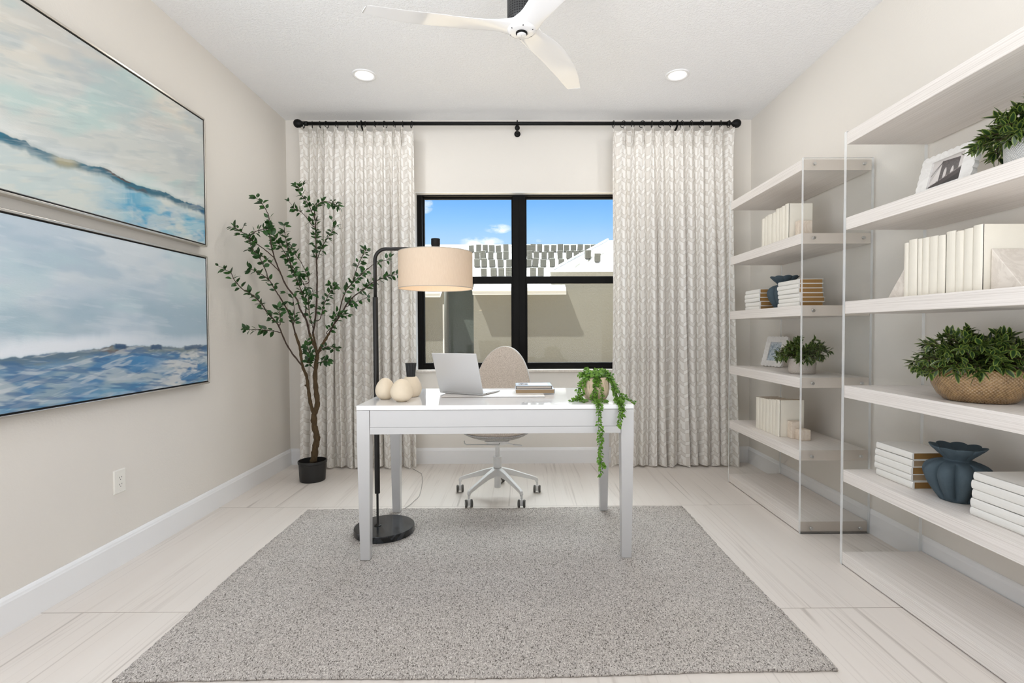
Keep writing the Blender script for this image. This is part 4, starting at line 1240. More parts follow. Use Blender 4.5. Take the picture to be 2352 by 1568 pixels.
# ------------------------------------------------------------------ office chair
def office_chair():
    cx, cy = -0.156, 3.415
    r = thing('office_chair', 'white and beige swivel office chair on casters behind the desk', 'office chair', (cx, cy, 0), 0)
    hub = MB().lathe([(0.0245, 0.135), (0.0245, 0.216), (0.034, 0.22), (0.034, 0.206)], 28, cap0=True, cap1=False)
    hub = MB()
    hub.lathe([(0.0225, 0.060), (0.0225, 0.20)], 28)
    hub.lathe([(0.029, 0.20), (0.029, 0.272), (0.027, 0.274), (0.0155, 0.275)], 28)
    hub.lathe([(0.0150, 0.27), (0.0150, 0.372)], 24)
    hub.build('gas_column', M['chair_white'], r, autosmooth=40)
    star = MB()
    angs = [162, -128.5, -54.5, 14.5, 87.5]
    for a in angs:
        t = math.radians(a)
        rows = []
        for (rad, z, w, h) in ((0.0, 0.196, 0.030, 0.056), (0.03, 0.196, 0.027, 0.054), (0.10, 0.176, 0.022, 0.040), (0.19, 0.142, 0.018, 0.030), (0.262, 0.115, 0.016, 0.025), (0.284, 0.104, 0.015, 0.026), (0.291, 0.085, 0.0135, 0.024)):
            rows.append((rad, z, w, h))
        vs, fs = [], []
        for i, (rad, z, w, h) in enumerate(rows):
            dz_, dr = (-h, 0) if i < 5 else (-h * 0.7, -0.016)
            for (s, k) in ((-1, 0), (1, 0), (1, 1), (-1, 1)):
                ww = w * (1 if k else 0.8)
                rr_ = rad + (dr if k == 0 else 0)
                vs.append((rr_, s * ww * 0.72, z + (dz_ if k == 0 else 0)))
        n = len(rows)
        for i in range(n - 1):
            for k in range(4):
                fs.append((i * 4 + k, i * 4 + (k + 1) % 4, (i + 1) * 4 + (k + 1) % 4, (i + 1) * 4 + k))
        fs += [(3, 2, 1, 0), tuple(range(4 * n - 4, 4 * n))]
        ca, sa = math.cos(t), math.sin(t)
        star.add([(x * ca - y * sa, x * sa + y * ca, z) for x, y, z in vs], fs)
    star.build('star_base', M['chair_white'], r, bevel=0.004)
    for i, a in enumerate(angs):
        t = math.radians(a)
        px, py = 0.282 * math.cos(t), 0.282 * math.sin(t)
        cr = [0.15, 0.25, -0.1, -0.1, 1.2][i]
        Rz = Matrix.Translation((px, py, 0)) @ Matrix.Rotation(cr, 4, 'Z')
        c = MB()
        b = MB()
        for s in (-1, 1):
            w = MB().lathe([(0.016, 0), (0.0235, 0.0015), (0.025, 0.005), (0.025, 0.011), (0.0235, 0.0145), (0.016, 0.016)], 28)
            c.add([Rz @ Vector((s * (0.0095 + z), x, 0.0255 + y)) for x, y, z in w.v], w.f)
        co = c.build('caster', M['tyre'], r, autosmooth=40)
        for s in (-1, 1):
            w = MB().lathe([(0.0165, 0), (0.0165, 0.0006), (0.001, 0.001)], 24, cap1=False)
            b.add([Rz @ Vector((s * (0.0254 + z), x, 0.0255 + y)) for x, y, z in w.v], w.f)
        b.box(-0.009, 0.009, -0.013, 0.010, 0.014, 0.052, Rz)
        b.add(*(lambda q: ([Rz @ Vector((x, y, z)) for x, y, z in q.v], q.f))(MB().lathe([(0.0065, 0.048), (0.0065, 0.078)], 16)))
        b.build('caster_housing', M['chair_white'], co, autosmooth=40)
    mech = MB()
    mech.frustum((-0.055, 0.055, -0.04, 0.07), (-0.085, 0.085, -0.09, 0.12), 0.358, 0.395)
    mech.build('tilt_mechanism', M['chair_white'], r, bevel=0.006)
    lv = MB()
    lv.tube([(-0.215, -0.11, 0.405), (-0.212, -0.115, 0.388), (-0.20, -0.11, 0.380), (-0.06, -0.09, 0.374), (0.015, -0.09, 0.372), (0.018, -0.085, 0.382)], 0.0036, 8)
    lv.build('tilt_lever', M['steel'], r, smooth=True)
    l2 = MB()
    l2.tube([(0.055, -0.05, 0.386), (0.062, -0.06, 0.377), (0.11, -0.075, 0.371)], 0.0034, 8)
    l2.tube([(0.108, -0.075, 0.3715), (0.15, -0.085, 0.367), (0.168, -0.088, 0.365)], [0.0055, 0.0062, 0.0045], 10)
    l2.build('height_lever', M['chair_white'], r, smooth=True)
    # seat pan: shallow dish of felt on a thin white shell
    def dish(zoff, k, up, thick):
        m = MB()
        n, rings = 56, 10
        vs, fs = [], []
        def pt(i, a):
            q = i / rings
            ca, sa = math.cos(a), math.sin(a)
            ex = 0.232 * k * (abs(ca) ** 0.86) * (1 if ca > 0 else -1)
            ey = 0.225 * k * (abs(sa) ** 0.86) * (1 if sa > 0 else -1)
            x, y = q * ex, q * ey
            z = 0.398 + zoff + 0.055 * (q ** 3) + (0.02 * q * q if sa > 0 else -0.010 * q * q * abs(sa))
            return (x, y, z)
        for side in (0, 1):
            for i in range(rings + 1):
                for j in range(n):
                    p = pt(max(i / 1.0, 0.02 * rings), 2 * PI * j / n)
                    vs.append((p[0], p[1], p[2] + (thick if side else 0)))
        NN = n * (rings + 1)
        for side in (0, 1):
            for i in range(rings):
                for j in range(n):
                    a = side * NN + i * n + j
                    b = side * NN + i * n + (j + 1) % n
                    q = (a, b, b + n, a + n)
                    fs.append(q if side else q[::-1])
        for j in range(n):
            a = rings * n + j
            b = rings * n + (j + 1) % n
            fs.append((a, b, NN + b, NN + a))
        return m.add(vs, fs)
    dish(0.0, 1.0, 0, 0.010).build('seat_shell', M['chair_under'], r, smooth=True).rotation_euler = (0, 0, -0.17)
    dish(0.011, 0.985, 0, 0.026).build('seat_cushion', M['chair_fabric'], r, smooth=True).rotation_euler = (0, 0, -0.17)
    # backrest: tall rounded arch, curved round the sitter, leaning back
    def back(off, shrink, thick):
        m = MB()
        nu, nv = 28, 26
        vs, fs = [], []
        def half(v):
            # half-width against height fraction
            w = 0.228 - 0.045 * v
            if v > 0.30:
                q = (v - 0.30) / 0.70
                w = (0.2145) * math.sqrt(max(0.0, 1 - q ** 2.15))
            return max(w * shrink, 0.003)
        for side in (0, 1):
            for j in range(nv + 1):
                v = (j / nv)
                v = math.sin(v * PI / 2) ** 0.9
                for i in range(nu + 1):
                    s = -1 + 2 * i / nu
                    x = half(v) * math.sin(s * PI / 2)
                    z = 0.455 + 0.565 * v * (1 if shrink == 1 else 0.992)
                    y = 0.185 + 0.085 * v + 0.02 * v * v - 1.15 * x * x * (1 - 0.35 * v) - off
                    y += (-thick if side else 0)
                    vs.append((x, y, z))
        N1 = (nu + 1) * (nv + 1)
        for side in (0, 1):
            for j in range(nv):
                for i in range(nu):
                    a = side * N1 + j * (nu + 1) + i
                    q = (a, a + 1, a + nu + 2, a + nu + 1)
                    fs.append(q[::-1] if not side else q)
        ed = [j * (nu + 1) for j in range(nv + 1)] + [nv * (nu + 1) + i for i in range(nu + 1)] + [j * (nu + 1) + nu for j in range(nv, -1, -1)] + [i for i in range(nu, -1, -1)]
        for a, b in zip(ed, ed[1:]):
            if a != b:
                fs.append((a, b, b + N1, a + N1))
        return m.add(vs, fs)
    back(0.0, 1.0, 0.012).build('backrest_shell', M['chair_white'], r, smooth=True).rotation_euler = (0, 0, -0.17)
    back(0.0125, 0.972, 0.020).build('backrest_cushion', M['chair_fabric'], r, smooth=True).rotation_euler = (0, 0, -0.17)
office_chair()
TREE = {'trunk': [(-1.579, 3.8, 0.101), (-1.575, 3.8, 0.147), (-1.561, 3.8, 0.237), (-1.547, 3.8, 0.324), (-1.565, 3.8, 0.417), (-1.567, 3.8, 0.504)], 'right': [(-1.567, 3.8, 0.504), (-1.54, 3.8, 0.576), (-1.548, 3.8, 0.673), (-1.554, 3.8, 0.789), (-1.542, 3.8, 0.904), (-1.535, 3.8, 0.964)], 'left': [(-1.567, 3.8, 0.504), (-1.584, 3.78, 0.593), (-1.592, 3.77, 0.677), (-1.598, 3.75, 0.794), (-1.613, 3.72, 0.877), (-1.616, 3.68, 1.024), (-1.629, 3.64, 1.117)], 'mid1': [(-1.535, 3.8, 0.964), (-1.555, 3.78, 1.037), (-1.575, 3.76, 1.116)], 'mid2': [(-1.535, 3.8, 0.964), (-1.558, 3.82, 1.036), (-1.574, 3.82, 1.116)], 'rt': [(-1.535, 3.8, 0.964), (-1.499, 3.82, 1.039), (-1.459, 3.84, 1.115)], 
'b1': [(-1.616, 3.72, 0.878), (-1.668, 3.66, 0.984), (-1.69, 3.6, 1.077), (-1.695, 3.52, 1.183), (-1.734, 3.46, 1.259), (-1.748, 3.4, 1.325), (-1.784, 3.33, 1.387), (-1.813, 3.29, 1.413), (-1.846, 3.26, 1.468), (-1.855, 3.24, 1.509), (-1.879, 3.22, 1.528)], 
'b1b': [(-1.731, 3.56, 1.133), (-1.802, 3.5, 1.145), (-1.881, 3.46, 1.149)], 
'b1c': [(-1.67, 3.5, 1.183), (-1.646, 3.45, 1.243), (-1.638, 3.42, 1.288)], 
'b2': [(-1.627, 3.64, 1.117), (-1.637, 3.58, 1.247), (-1.662, 3.52, 1.346), (-1.695, 3.48, 1.428), (-1.718, 3.45, 1.487), (-1.767, 3.4, 1.534), (-1.801, 3.38, 1.551)], 
'b2b': [(-1.718, 3.45, 1.487), (-1.732, 3.42, 1.567), (-1.761, 3.4, 1.646), (-1.798, 3.38, 1.699), (-1.798, 3.36, 1.759)], 
'b3': [(-1.576, 3.76, 1.116), (-1.578, 3.72, 1.209), (-1.609, 3.68, 1.298), (-1.623, 3.66, 1.37), (-1.666, 3.6, 1.454), (-1.698, 3.57, 1.554), (-1.717, 3.53, 1.65), (-1.727, 3.5, 1.753), (-1.722, 3.47, 1.847), (-1.711, 3.45, 1.911), (-1.723, 3.43, 1.966), (-1.744, 3.4, 2.011), (-1.761, 3.39, 2.025)], 
'b3b': [(-1.717, 3.53, 1.65), (-1.765, 3.46, 1.708), (-1.797, 3.42, 1.74), (-1.823, 3.36, 1.781), (-1.845, 3.32, 1.799), (-1.862, 3.3, 1.816)], 
'b3c': [(-1.798, 3.36, 1.759), (-1.793, 3.4, 1.799), (-1.763, 3.43, 1.824), (-1.733, 3.46, 1.834)], 
'b3d': [(-1.698, 3.57, 1.554), (-1.735, 3.52, 1.61), (-1.761, 3.48, 1.643), (-1.789, 3.46, 1.663)], 
'b4': [(-1.586, 3.72, 1.226), (-1.585, 3.72, 1.333), (-1.604, 3.71, 1.414), (-1.647, 3.7, 1.536), (-1.681, 3.69, 1.632), (-1.716, 3.68, 1.712), (-1.754, 3.66, 1.781), (-1.791, 3.64, 1.85)], 
'b4b': [(-1.708, 3.68, 1.696), (-1.687, 3.72, 1.62), (-1.647, 3.74, 1.573), (-1.596, 3.75, 1.458)], 
'b5': [(-1.574, 3.82, 1.116), (-1.561, 3.84, 1.254), (-1.554, 3.85, 1.382), (-1.549, 3.85, 1.509), (-1.555, 3.86, 1.637), (-1.558, 3.86, 1.765), (-1.564, 3.87, 1.894), (-1.567, 3.87, 1.978), (-1.596, 3.87, 2.063), (-1.633, 3.86, 2.137), (-1.666, 3.86, 2.179), (-1.684, 3.85, 2.235)], 
'b5b': [(-1.567, 3.87, 1.978), (-1.565, 3.86, 2.052), (-1.536, 3.85, 2.1), (-1.49, 3.84, 2.119), (-1.424, 3.82, 2.105), (-1.358, 3.8, 2.075)], 
'b5c': [(-1.589, 3.87, 1.944), (-1.627, 3.86, 2.002), (-1.668, 3.86, 2.044), (-1.719, 3.85, 2.071)], 
'b6': [(-1.55, 3.86, 1.688), (-1.503, 3.84, 1.778), (-1.452, 3.82, 1.842), (-1.414, 3.81, 1.89), (-1.389, 3.8, 1.921)], 
'b7': [(-1.678, 3.7, 1.617), (-1.691, 3.68, 1.728), (-1.701, 3.66, 1.837), (-1.703, 3.65, 1.895)], 
'b7b': [(-1.574, 3.76, 1.509), (-1.622, 3.76, 1.633), (-1.679, 3.76, 1.716), (-1.703, 3.76, 1.765)], 
'b8': [(-1.459, 3.84, 1.115), (-1.419, 3.82, 1.177), (-1.343, 3.8, 1.277), (-1.305, 3.79, 1.335), (-1.251, 3.78, 1.393), (-1.167, 3.78, 1.451), (-1.1, 3.78, 1.501), (-1.021, 3.8, 1.536), (-0.959, 3.82, 1.559), (-0.896, 3.84, 1.563)], 
'b8b': [(-1.381, 3.81, 1.227), (-1.312, 3.74, 1.391), (-1.248, 3.7, 1.469), (-1.172, 3.67, 1.531), (-1.101, 3.65, 1.585), (-1.041, 3.64, 1.624), (-0.958, 3.63, 1.646)], 
'b8c': [(-1.228, 3.69, 1.485), (-1.176, 3.66, 1.611), (-1.132, 3.65, 1.69), (-1.112, 3.64, 1.716)], 
'b8d': [(-1.305, 3.79, 1.319), (-1.25, 3.8, 1.348), (-1.163, 3.82, 1.387)], 
'b9': [(-1.531, 3.85, 1.229), (-1.507, 3.88, 1.349), (-1.462, 3.9, 1.445), (-1.436, 3.9, 1.479)], 
'b10': [(-1.563, 3.8, 1.144), (-1.552, 3.7, 1.291), (-1.534, 3.66, 1.386), (-1.489, 3.63, 1.408)], 
'b11': [(-1.477, 3.84, 1.126), (-1.402, 3.8, 1.193), (-1.37, 3.76, 1.268), (-1.313, 3.74, 1.258)], 
'b12': [(-1.632, 3.62, 1.176), (-1.605, 3.58, 1.263), (-1.601, 3.55, 1.371)], 's1': [(-1.542, 3.8, 0.904), (-1.57, 3.75, 0.973), (-1.58, 3.73, 1.022)], 's2': [(-1.55, 3.8, 0.838), (-1.579, 3.74, 0.908), (-1.564, 3.72, 0.935)], 's3': [(-1.542, 3.8, 0.888), (-1.469, 3.74, 0.908), (-1.425, 3.71, 0.916)], 's4': [(-1.535, 3.8, 0.964), (-1.431, 3.73, 1.022), (-1.375, 3.7, 1.007)]}

# ------------------------------------------------------------------ tall indoor tree in the corner
def indoor_tree():
    rn = random.Random(5)
    px, py = -1.583, 3.80
    r = thing('indoor_tree', 'tall leafy indoor tree in a black pot beside the corner curtain', 'tree', (px, py, 0))
    MB().lathe([(0.088, 0), (0.092, 0.004), (0.099, 0.130), (0.1035, 0.134), (0.1045, 0.150), (0.103, 0.154), (0.098, 0.154), (0.096, 0.12), (0.095, 0.10)], 56).build('pot', M['pot_black'], r, smooth=False, autosmooth=40)
    MB().lathe([(0.096, 0.108), (0.001, 0.115)], 32, cap0=False).build('soil', M['soil'], r)
    def loc(p):
        return Vector((p[0] - px, p[1] - py, p[2]))
    def dense(pts, n=6, jit=0.0):
        P = [loc(p) for p in pts]
        o = []
        for k in range(len(P) - 1):
            p0, p1, p2, p3 = P[max(k - 1, 0)], P[k], P[k + 1], P[min(k + 2, len(P) - 1)]
            for i in range(n):
                f = i / n
                q = 0.5 * ((2 * p1) + (p2 - p0) * f + (2 * p0 - 5 * p1 + 4 * p2 - p3) * f * f + (3 * p1 - p0 - 3 * p2 + p3) * f ** 3)
                o.append(q + Vector((rn.uniform(-1, 1), rn.uniform(-1, 1), rn.uniform(-1, 1))) * jit)
        o.append(P[-1])
        return o
    tk = MB()
    rad = {'trunk': (0.026, 0.0205), 'right': (0.0205, 0.0135), 'left': (0.0135, 0.0085), 'mid1': (0.0115, 0.0085), 'mid2': (0.0095, 0.0075), 'rt': (0.0115, 0.0085)}
    for k, (a, b) in rad.items():
        d = dense(TREE[k], 7, 0.0016)
        n = len(d)
        tk.tube(d, [(a + (b - a) * i / (n - 1)) * (1 + 0.10 * math.sin(i * 1.3 + len(k)) + rn.uniform(-0.05, 0.05)) for i in range(n)], 12)
    q = loc((-1.604, 3.775, 0.722))
    tk.tube([q, q + Vector((-0.016, -0.008, 0.006))], [0.009, 0.006], 8)
    tk.build('trunk', M['bark'], r, smooth=True)
    tw, lv = MB(), MB()
    thick = {'b3': 0.0072, 'b4': 0.005, 'b5': 0.007, 'b8': 0.0068, 'b1': 0.0058, 'b2': 0.0058, 'b8b': 0.0048}
    skip = {'b1': 0.30, 'b2': 0.42, 'b3': 0.52, 'b4': 0.26, 'b5': 0.38, 'b8': 0.30, 'b8b': 0.30}
    done = [q for k in rad for q in dense(TREE[k], 7)]
    for k, pts in TREE.items():
        if k in rad:
            continue
        # let the branch spring from the nearest older wood
        a0_ = loc(pts[0])
        nr = min(done, key=lambda q: (q - a0_).length + 0.35 * abs(q.z - (a0_.z - 0.03)))
        if (nr - a0_).length > 0.004:
            pts = [(nr.x + px, nr.y + py, nr.z)] + list(pts)
        done += dense(pts, 7)
        d = dense(pts, 7, 0.0012)
        n = len(d)
        t0 = thick.get(k, 0.0034)
        t1 = 0.0016
        tw.tube(d, [(t0 + (t1 - t0) * i / (n - 1)) * (1 + (0.18 if i % 5 == 0 else 0)) for i in range(n)], 7)
        s0 = skip.get(k, 0.22)
        acc = 0.0
        for i in range(1, n):
            acc += (d[i] - d[i - 1]).length
            f = i / (n - 1)
            if f < s0:
                acc = 0
                # bare old wood: a rare leaf
                if rn.random() > 0.04:
                    continue
            if acc < 0.030 and i != n - 1:
                continue
            acc = 0.0
            if rn.random() < 0.12 and i != n - 1:
                continue
            dr = (d[min(i + 1, n - 1)] - d[i - 1]).normalized()
            m = rn.choice((3, 3, 4, 5)) if i != n - 1 else 5
            a0 = rn.uniform(0, 2 * PI)
            for s in range(m):
                a = a0 + s * 2 * PI / m + rn.uniform(-0.5, 0.5)
                u = dr.orthogonal().normalized()
                w = dr.cross(u)
                out = u * math.cos(a) + w * math.sin(a) + dr * rn.uniform(0.2, 1.1) + Vector((0, -0.15, rn.uniform(-0.3, 0.25)))
                up = Vector((rn.uniform(-0.7, 0.7), -rn.uniform(0.1, 1.2), rn.uniform(0.2, 1.0)))
                out.normalize()
                stalk = d[i] + out * rn.uniform(0.004, 0.014)
                tw.tube([d[i], stalk], 0.0009, 4, cap=False)
                Lf = rn.uniform(0.031, 0.050)
                # keep clear of the wall
                if (stalk + out * Lf).x + px < XL + 0.012:
                    continue
                lv.leaf(stalk, out, up, Lf, Lf * rn.uniform(0.52, 0.66), rn.random() ** 1.3, curl=rn.uniform(0.05, 0.3), cup=rn.uniform(0.06, 0.2), rows=5)
            if rn.random() < 0.22 and f > s0:
                e = d[i] + (dr * 0.6 + Vector((rn.uniform(-1, 1), rn.uniform(-1, 0.3), rn.uniform(-0.3, 0.8)))).normalized() * rn.uniform(0.03, 0.06)
                if e.x + px > XL + 0.03:
                    tw.tube([d[i], (d[i] + e) / 2 + Vector((0, 0, 0.004)), e], 0.0013, 5)
                    for s in range(3):
                        out = ((e - d[i]).normalized() + Vector((rn.uniform(-1, 1), rn.uniform(-1, 1), rn.uniform(-1, 1))) * 0.8).normalized()
                        Lf = rn.uniform(0.028, 0.045)
                        if (e + out * Lf).x + px < XL + 0.012:
                            continue
                        lv.leaf(e, out, Vector((rn.uniform(-0.6, 0.6), -0.8, 0.7)), Lf, Lf * 0.58, rn.random() ** 1.3, curl=0.15, rows=5)
    tw.build('twigs', M['twig'], r, smooth=True)
    lv.build('foliage', M['leaf_tree'], r, smooth=True)
indoor_tree()

# ------------------------------------------------------------------ ceiling fan
def fan():
    fx, fy, fz = 0.014, 2.398, 2.54
    r = thing('ceiling_fan', 'white three-blade ceiling fan with a black perforated motor housing', 'ceiling fan', (fx, fy, fz))
    up = H - fz
    mo = MB().lathe([(0.020, 0.035), (0.058, 0.040), (0.066, 0.055), (0.068, 0.075), (0.068, 0.255), (0.060, 0.275), (0.020, 0.280), (0.020, up - 0.055), (0.062, up - 0.05), (0.070, up - 0.02), (0.070, up)], 56)
    mo.build('motor_housing', M['mesh'], r, autosmooth=40)
    # blades: section swept along the span, twisted, blending into the hub
    sec = [  # radius, centre offset sideways, chord, twist deg, height, thickness
        (0.000, 0.000, 0.150, 0, 0.026, 0.050), (0.040, 0.000, 0.146, 3, 0.026, 0.046), (0.080, 0.002, 0.120, 10, 0.028, 0.036), (0.120, 0.006, 0.120, 16, 0.031, 0.027), (0.170, 0.012, 0.126, 20, 0.034, 0.020),
        (0.240, 0.018, 0.134, 20, 0.038, 0.015), (0.330, 0.020, 0.136, 18, 0.042, 0.012), (0.430, 0.014, 0.130, 15, 0.043, 0.010), (0.530, 0.010, 0.122, 12, 0.044, 0.009), (0.620, -0.004, 0.104, 9.5, 0.045, 0.008), (0.690, -0.016, 0.086, 8, 0.046, 0.007), (0.735, -0.022, 0.066, 7.5, 0.046, 0.006)]
    for ang in (186.5, 62.0, 304.5):
        m = MB()
        vs, fs = [], []
        nn = 20
        for i, (rd, off, ch, tw, hz__, th) in enumerate(sec):
            t = -math.radians(tw) * 0.55
            last = i == len(sec) - 1
            for k in range(nn):
                a = 2 * PI * k / nn
                cc, ss = math.cos(a), math.sin(a)
                u = 0.5 * ch * cc
                v = 0.5 * th * ss * (0.55 + 0.45 * abs(ss)) + 0.10 * ch * (1 - cc * cc) * 0.35
                y = -1.0 * off + u * math.cos(t) - v * math.sin(t)
                z = hz__ + u * math.sin(t) + v * math.cos(t)
                x = rd - (0.035 * (cc + 1) / 2 if last else 0)
                vs.append((x, y, z))
        for i in range(len(sec) - 1):
            for k in range(nn):
                fs.append((i * nn + k, (i + 1) * nn + k, (i + 1) * nn + (k + 1) % nn, i * nn + (k + 1) % nn))
        fs.append(tuple(range((len(sec) - 1) * nn, len(sec) * nn)))
        fs.append(tuple(range(nn - 1, -1, -1)))
        t = math.radians(ang)
        m.add([(x * math.cos(t) - y * math.sin(t), x * math.sin(t) + y * math.cos(t), z) for x, y, z in vs], fs)
        b = m.build('blade', M['fan'], r, smooth=True, sub=2)
    hubm = MB().lathe([(0.0235, 0.000), (0.052, 0.001), (0.066, 0.008), (0.071, 0.022), (0.068, 0.036), (0.05, 0.044)], 48, cap0=False, cap1=True)
    hubm.build('hub', M['fan'], r, smooth=True)
    MB().lathe([(0.0275, 0.004), (0.0275, -0.005), (0.024, -0.009), (0.0235, -0.006), (0.0235, 0.004)], 40, cap0=False, cap1=False).build('cap_ring', M['black_metal'], r, autosmooth=40)
    MB().lathe([(0.0228, -0.002), (0.0228, -0.0115), (0.0215, -0.0125), (0.001, -0.0128)], 40, cap0=False, cap1=False).build('cap', M['fan'], r, autosmooth=40)
    for k in range(6):
        sc = MB()
        a = math.radians(30 + 60 * k + 7)
        sc.sphere((0.056 * math.cos(a), 0.056 * math.sin(a), 0.005), 0.0036, 10, 6)
        sc.build('screw', M['black_metal'], r, smooth=True)
def m_mesh():
    q = NT('perforated_black')
    v = q.coord()
    sep = q.n('ShaderNodeSeparateXYZ', {0: v})
    ang = q.math('ARCTAN2', sep.outputs[1], sep.outputs[0])
    a = q.math('SINE', q.math('MULTIPLY', ang, 36.0))
    b = q.math('SINE', q.math('MULTIPLY', sep.outputs[2], 560.0))
    h = q.math('ADD', a, b)
    f = q.ramp(h, [(0.35, 0.0), (0.7, 1.0)])
    return q.end(q.pbsdf(q.mix(f, (0.045, 0.045, 0.045), (0.002, 0.002, 0.002)), 0.45, 0.3, 0.5, q.bump(h, -0.5, 0.004)))
M['mesh'] = m_mesh()
fan()
# ------------------------------------------------------------------ bookcases
SX0, SX1 = 1.553, 1.938
TOPS = [2.068, 1.666, 1.2685, 0.868, 0.463, 0.063]
def bookcase(label, y0, y1):
    ln = y1 - y0
    r = thing('bookcase', label, 'bookcase', (SX0, y0, 0), 0, 'whitewashed shelf units with clear sides')
    dp = SX1 - SX0
    pt = 0.019
    for zt in TOPS:
        m = MB().box(0, dp, pt + 0.0004, ln - pt - 0.0004, zt - 0.058, zt)
        m.mi = [0, 0, 1, 0, 1, 0]
        m.build('shelf', [M['wood'], M['wood_end']], r, bevel=0.0012)
    for k, (a, b) in enumerate(((0, pt), (ln - pt, ln))):
        m = MB()
        z0, z1 = 0.0, 2.074
        vs = [(0, a, z0), (dp, a, z0), (dp, b, z0), (0, b, z0), (0, a, z1), (dp, a, z1), (dp, b, z1), (0, b, z1)]
        m.add(vs, [(0, 1, 5, 4), (2, 3, 7, 6)], mi=0)
        m.add(vs, [(0, 3, 2, 1), (4, 5, 6, 7), (1, 2, 6, 5), (3, 0, 4, 7)], mi=1)
        p = m.build('side_panel', [M['acrylic'], M['acrylic_edge']], r)
        for zt in TOPS:
            for x in (0.058, dp - 0.055):
                bl = MB().lathe([(0.0085, 0), (0.0085, 0.009), (0.0075, 0.0102), (0.001, 0.0104)], 20, cap1=False)
                s = -1 if k == 0 else 1
                yy = a if k == 0 else b
                bm_ = MB().add([(x + u, yy + s * w, zt - 0.030 + v) for u, v, w in bl.v], bl.f if k else [q[::-1] for q in bl.f])
                bm_.build('bolt', M['steel'], p, autosmooth=40)
    return r
bookcase('whitewashed bookcase with clear sides standing next to the corner curtain', 2.745, 3.712)
bookcase('whitewashed bookcase with clear sides nearer the camera, holding the brown bowl', 1.437, 2.404)
EPS = 0.0004

def row_of_books(y_far, y_near, x, z, hs, ts, w, cover, pages, fmt, group, jx):
    """Upright books, spines to the room, from the far end towards the camera; FMT(i, n) gives each label."""
    tot = sum(ts)
    k = (y_far - y_near) / tot
    y = y_far
    n = len(hs)
    for i, (h, t) in enumerate(zip(hs, ts)):
        t *= k
        stand_book('hardback_book', fmt(i, n), group, (x + jx[i % len(jx)], y - t / 2, z + EPS), 0, w[i % len(w)], h, t - 0.0012, cover, pages)
        y -= t
def ordl(i, n, end_a, end_b):
    if i == 0:
        return 'the one at the ' + end_a
    if i == n - 1:
        return 'the one at the ' + end_b
    return ORD[i] + ' from the ' + end_a
# second board of the far bookcase
row_of_books(3.370, 3.040, 1.63, TOPS[1], [0.206, 0.212, 0.214, 0.214, 0.228, 0.226, 0.228, 0.232], [1.0, 1.05, 1.6, 1.5, 1.05, 1.0, 0.95, 1.1], [0.142, 0.145], M['cream'], M['pages_cream'],
             lambda i, n: 'upright cream book, second board by the curtain, %s' % ordl(i, n, 'curtain end', 'bookend'), 'upright cream books by the curtain, second board', [0, 0.002, -0.001, 0.001])
# fifth board of the far bookcase
row_of_books(3.418, 3.108, 1.622, TOPS[4], [0.213, 0.214, 0.216, 0.217, 0.222, 0.226, 0.231], [1.0, 0.95, 1.05, 0.9, 0.9, 0.9, 1.05], [0.152, 0.148], M['cream'], M['pages_brown'],
             lambda i, n: 'upright cream book, fifth board by the curtain, %s' % ordl(i, n, 'curtain end', 'stone bookend'), 'upright cream books by the curtain, fifth board', [0, 0.001, 0.0, -0.001])
# third board of the near bookcase
row_of_books(2.118, 1.757, 1.63, TOPS[2], [0.229, 0.237, 0.234, 0.233, 0.232, 0.228, 0.236, 0.229, 0.231, 0.236], [0.72, 1.2, 0.66, 0.92, 1.15, 0.95, 1.15, 0.95, 1.05, 1.02], [0.165, 0.16], M['cream'], M['pages_cream'],
             lambda i, n: 'upright cream book above the brown bowl, %s' % ordl(i, n, 'far end', 'near marble wedge'), 'upright cream books above the brown bowl', [0, -0.002, 0.001, 0.0])

def pile(x, yc, z, n, w, l, t, cover, pages, fmt, group, rn, slide=0.004):
    zc = z + EPS
    for i in range(n):
        ti = t * rn.uniform(0.93, 1.07)
        flat_book('hardback_book', fmt(i, n), group, (x + rn.uniform(-slide, slide), yc + rn.uniform(-slide, slide), zc), rn.uniform(-0.012, 0.012), w + rn.uniform(-0.006, 0.006), l + rn.uniform(-0.006, 0.004), ti, cover, pages[i % len(pages)])
        zc += ti + EPS
    return zc
def lev(i, n):
    return {0: 'bottom', n - 1: 'top'}.get(i, ORD[i] + ' up')
rn = random.Random(14)
pile(1.632, 3.502, TOPS[2], 5, 0.155, 0.212, 0.0285, M['white_cover'], [M['pages_brown']], lambda i, n: 'flat white book, %s of the five-book pile behind the small blue vase' % lev(i, n), 'five-book pile behind the small blue vase', rn)
pile(1.634, 3.036, TOPS[2], 6, 0.140, 0.240, 0.0262, M['white_cover'], [M['pages_brown']], lambda i, n: 'flat white book, %s of the six-book pile beside the small blue vase' % lev(i, n), 'six-book pile beside the small blue vase', rn, 0.006)
pile(1.648, 2.190, TOPS[4], 5, 0.170, 0.218, 0.0305, M['white_cover'], [M['pages_brown'], M['pages_tan']], lambda i, n: 'flat white book, %s of the pile left of the large blue vase' % lev(i, n), 'pile left of the large blue vase', rn)
pile(1.640, 1.668, TOPS[4], 5, 0.180, 0.250, 0.0305, M['white_cover'], [M['pages_brown']], lambda i, n: 'flat white book, %s of the pile right of the large blue vase' % lev(i, n), 'pile right of the large blue vase', rn)

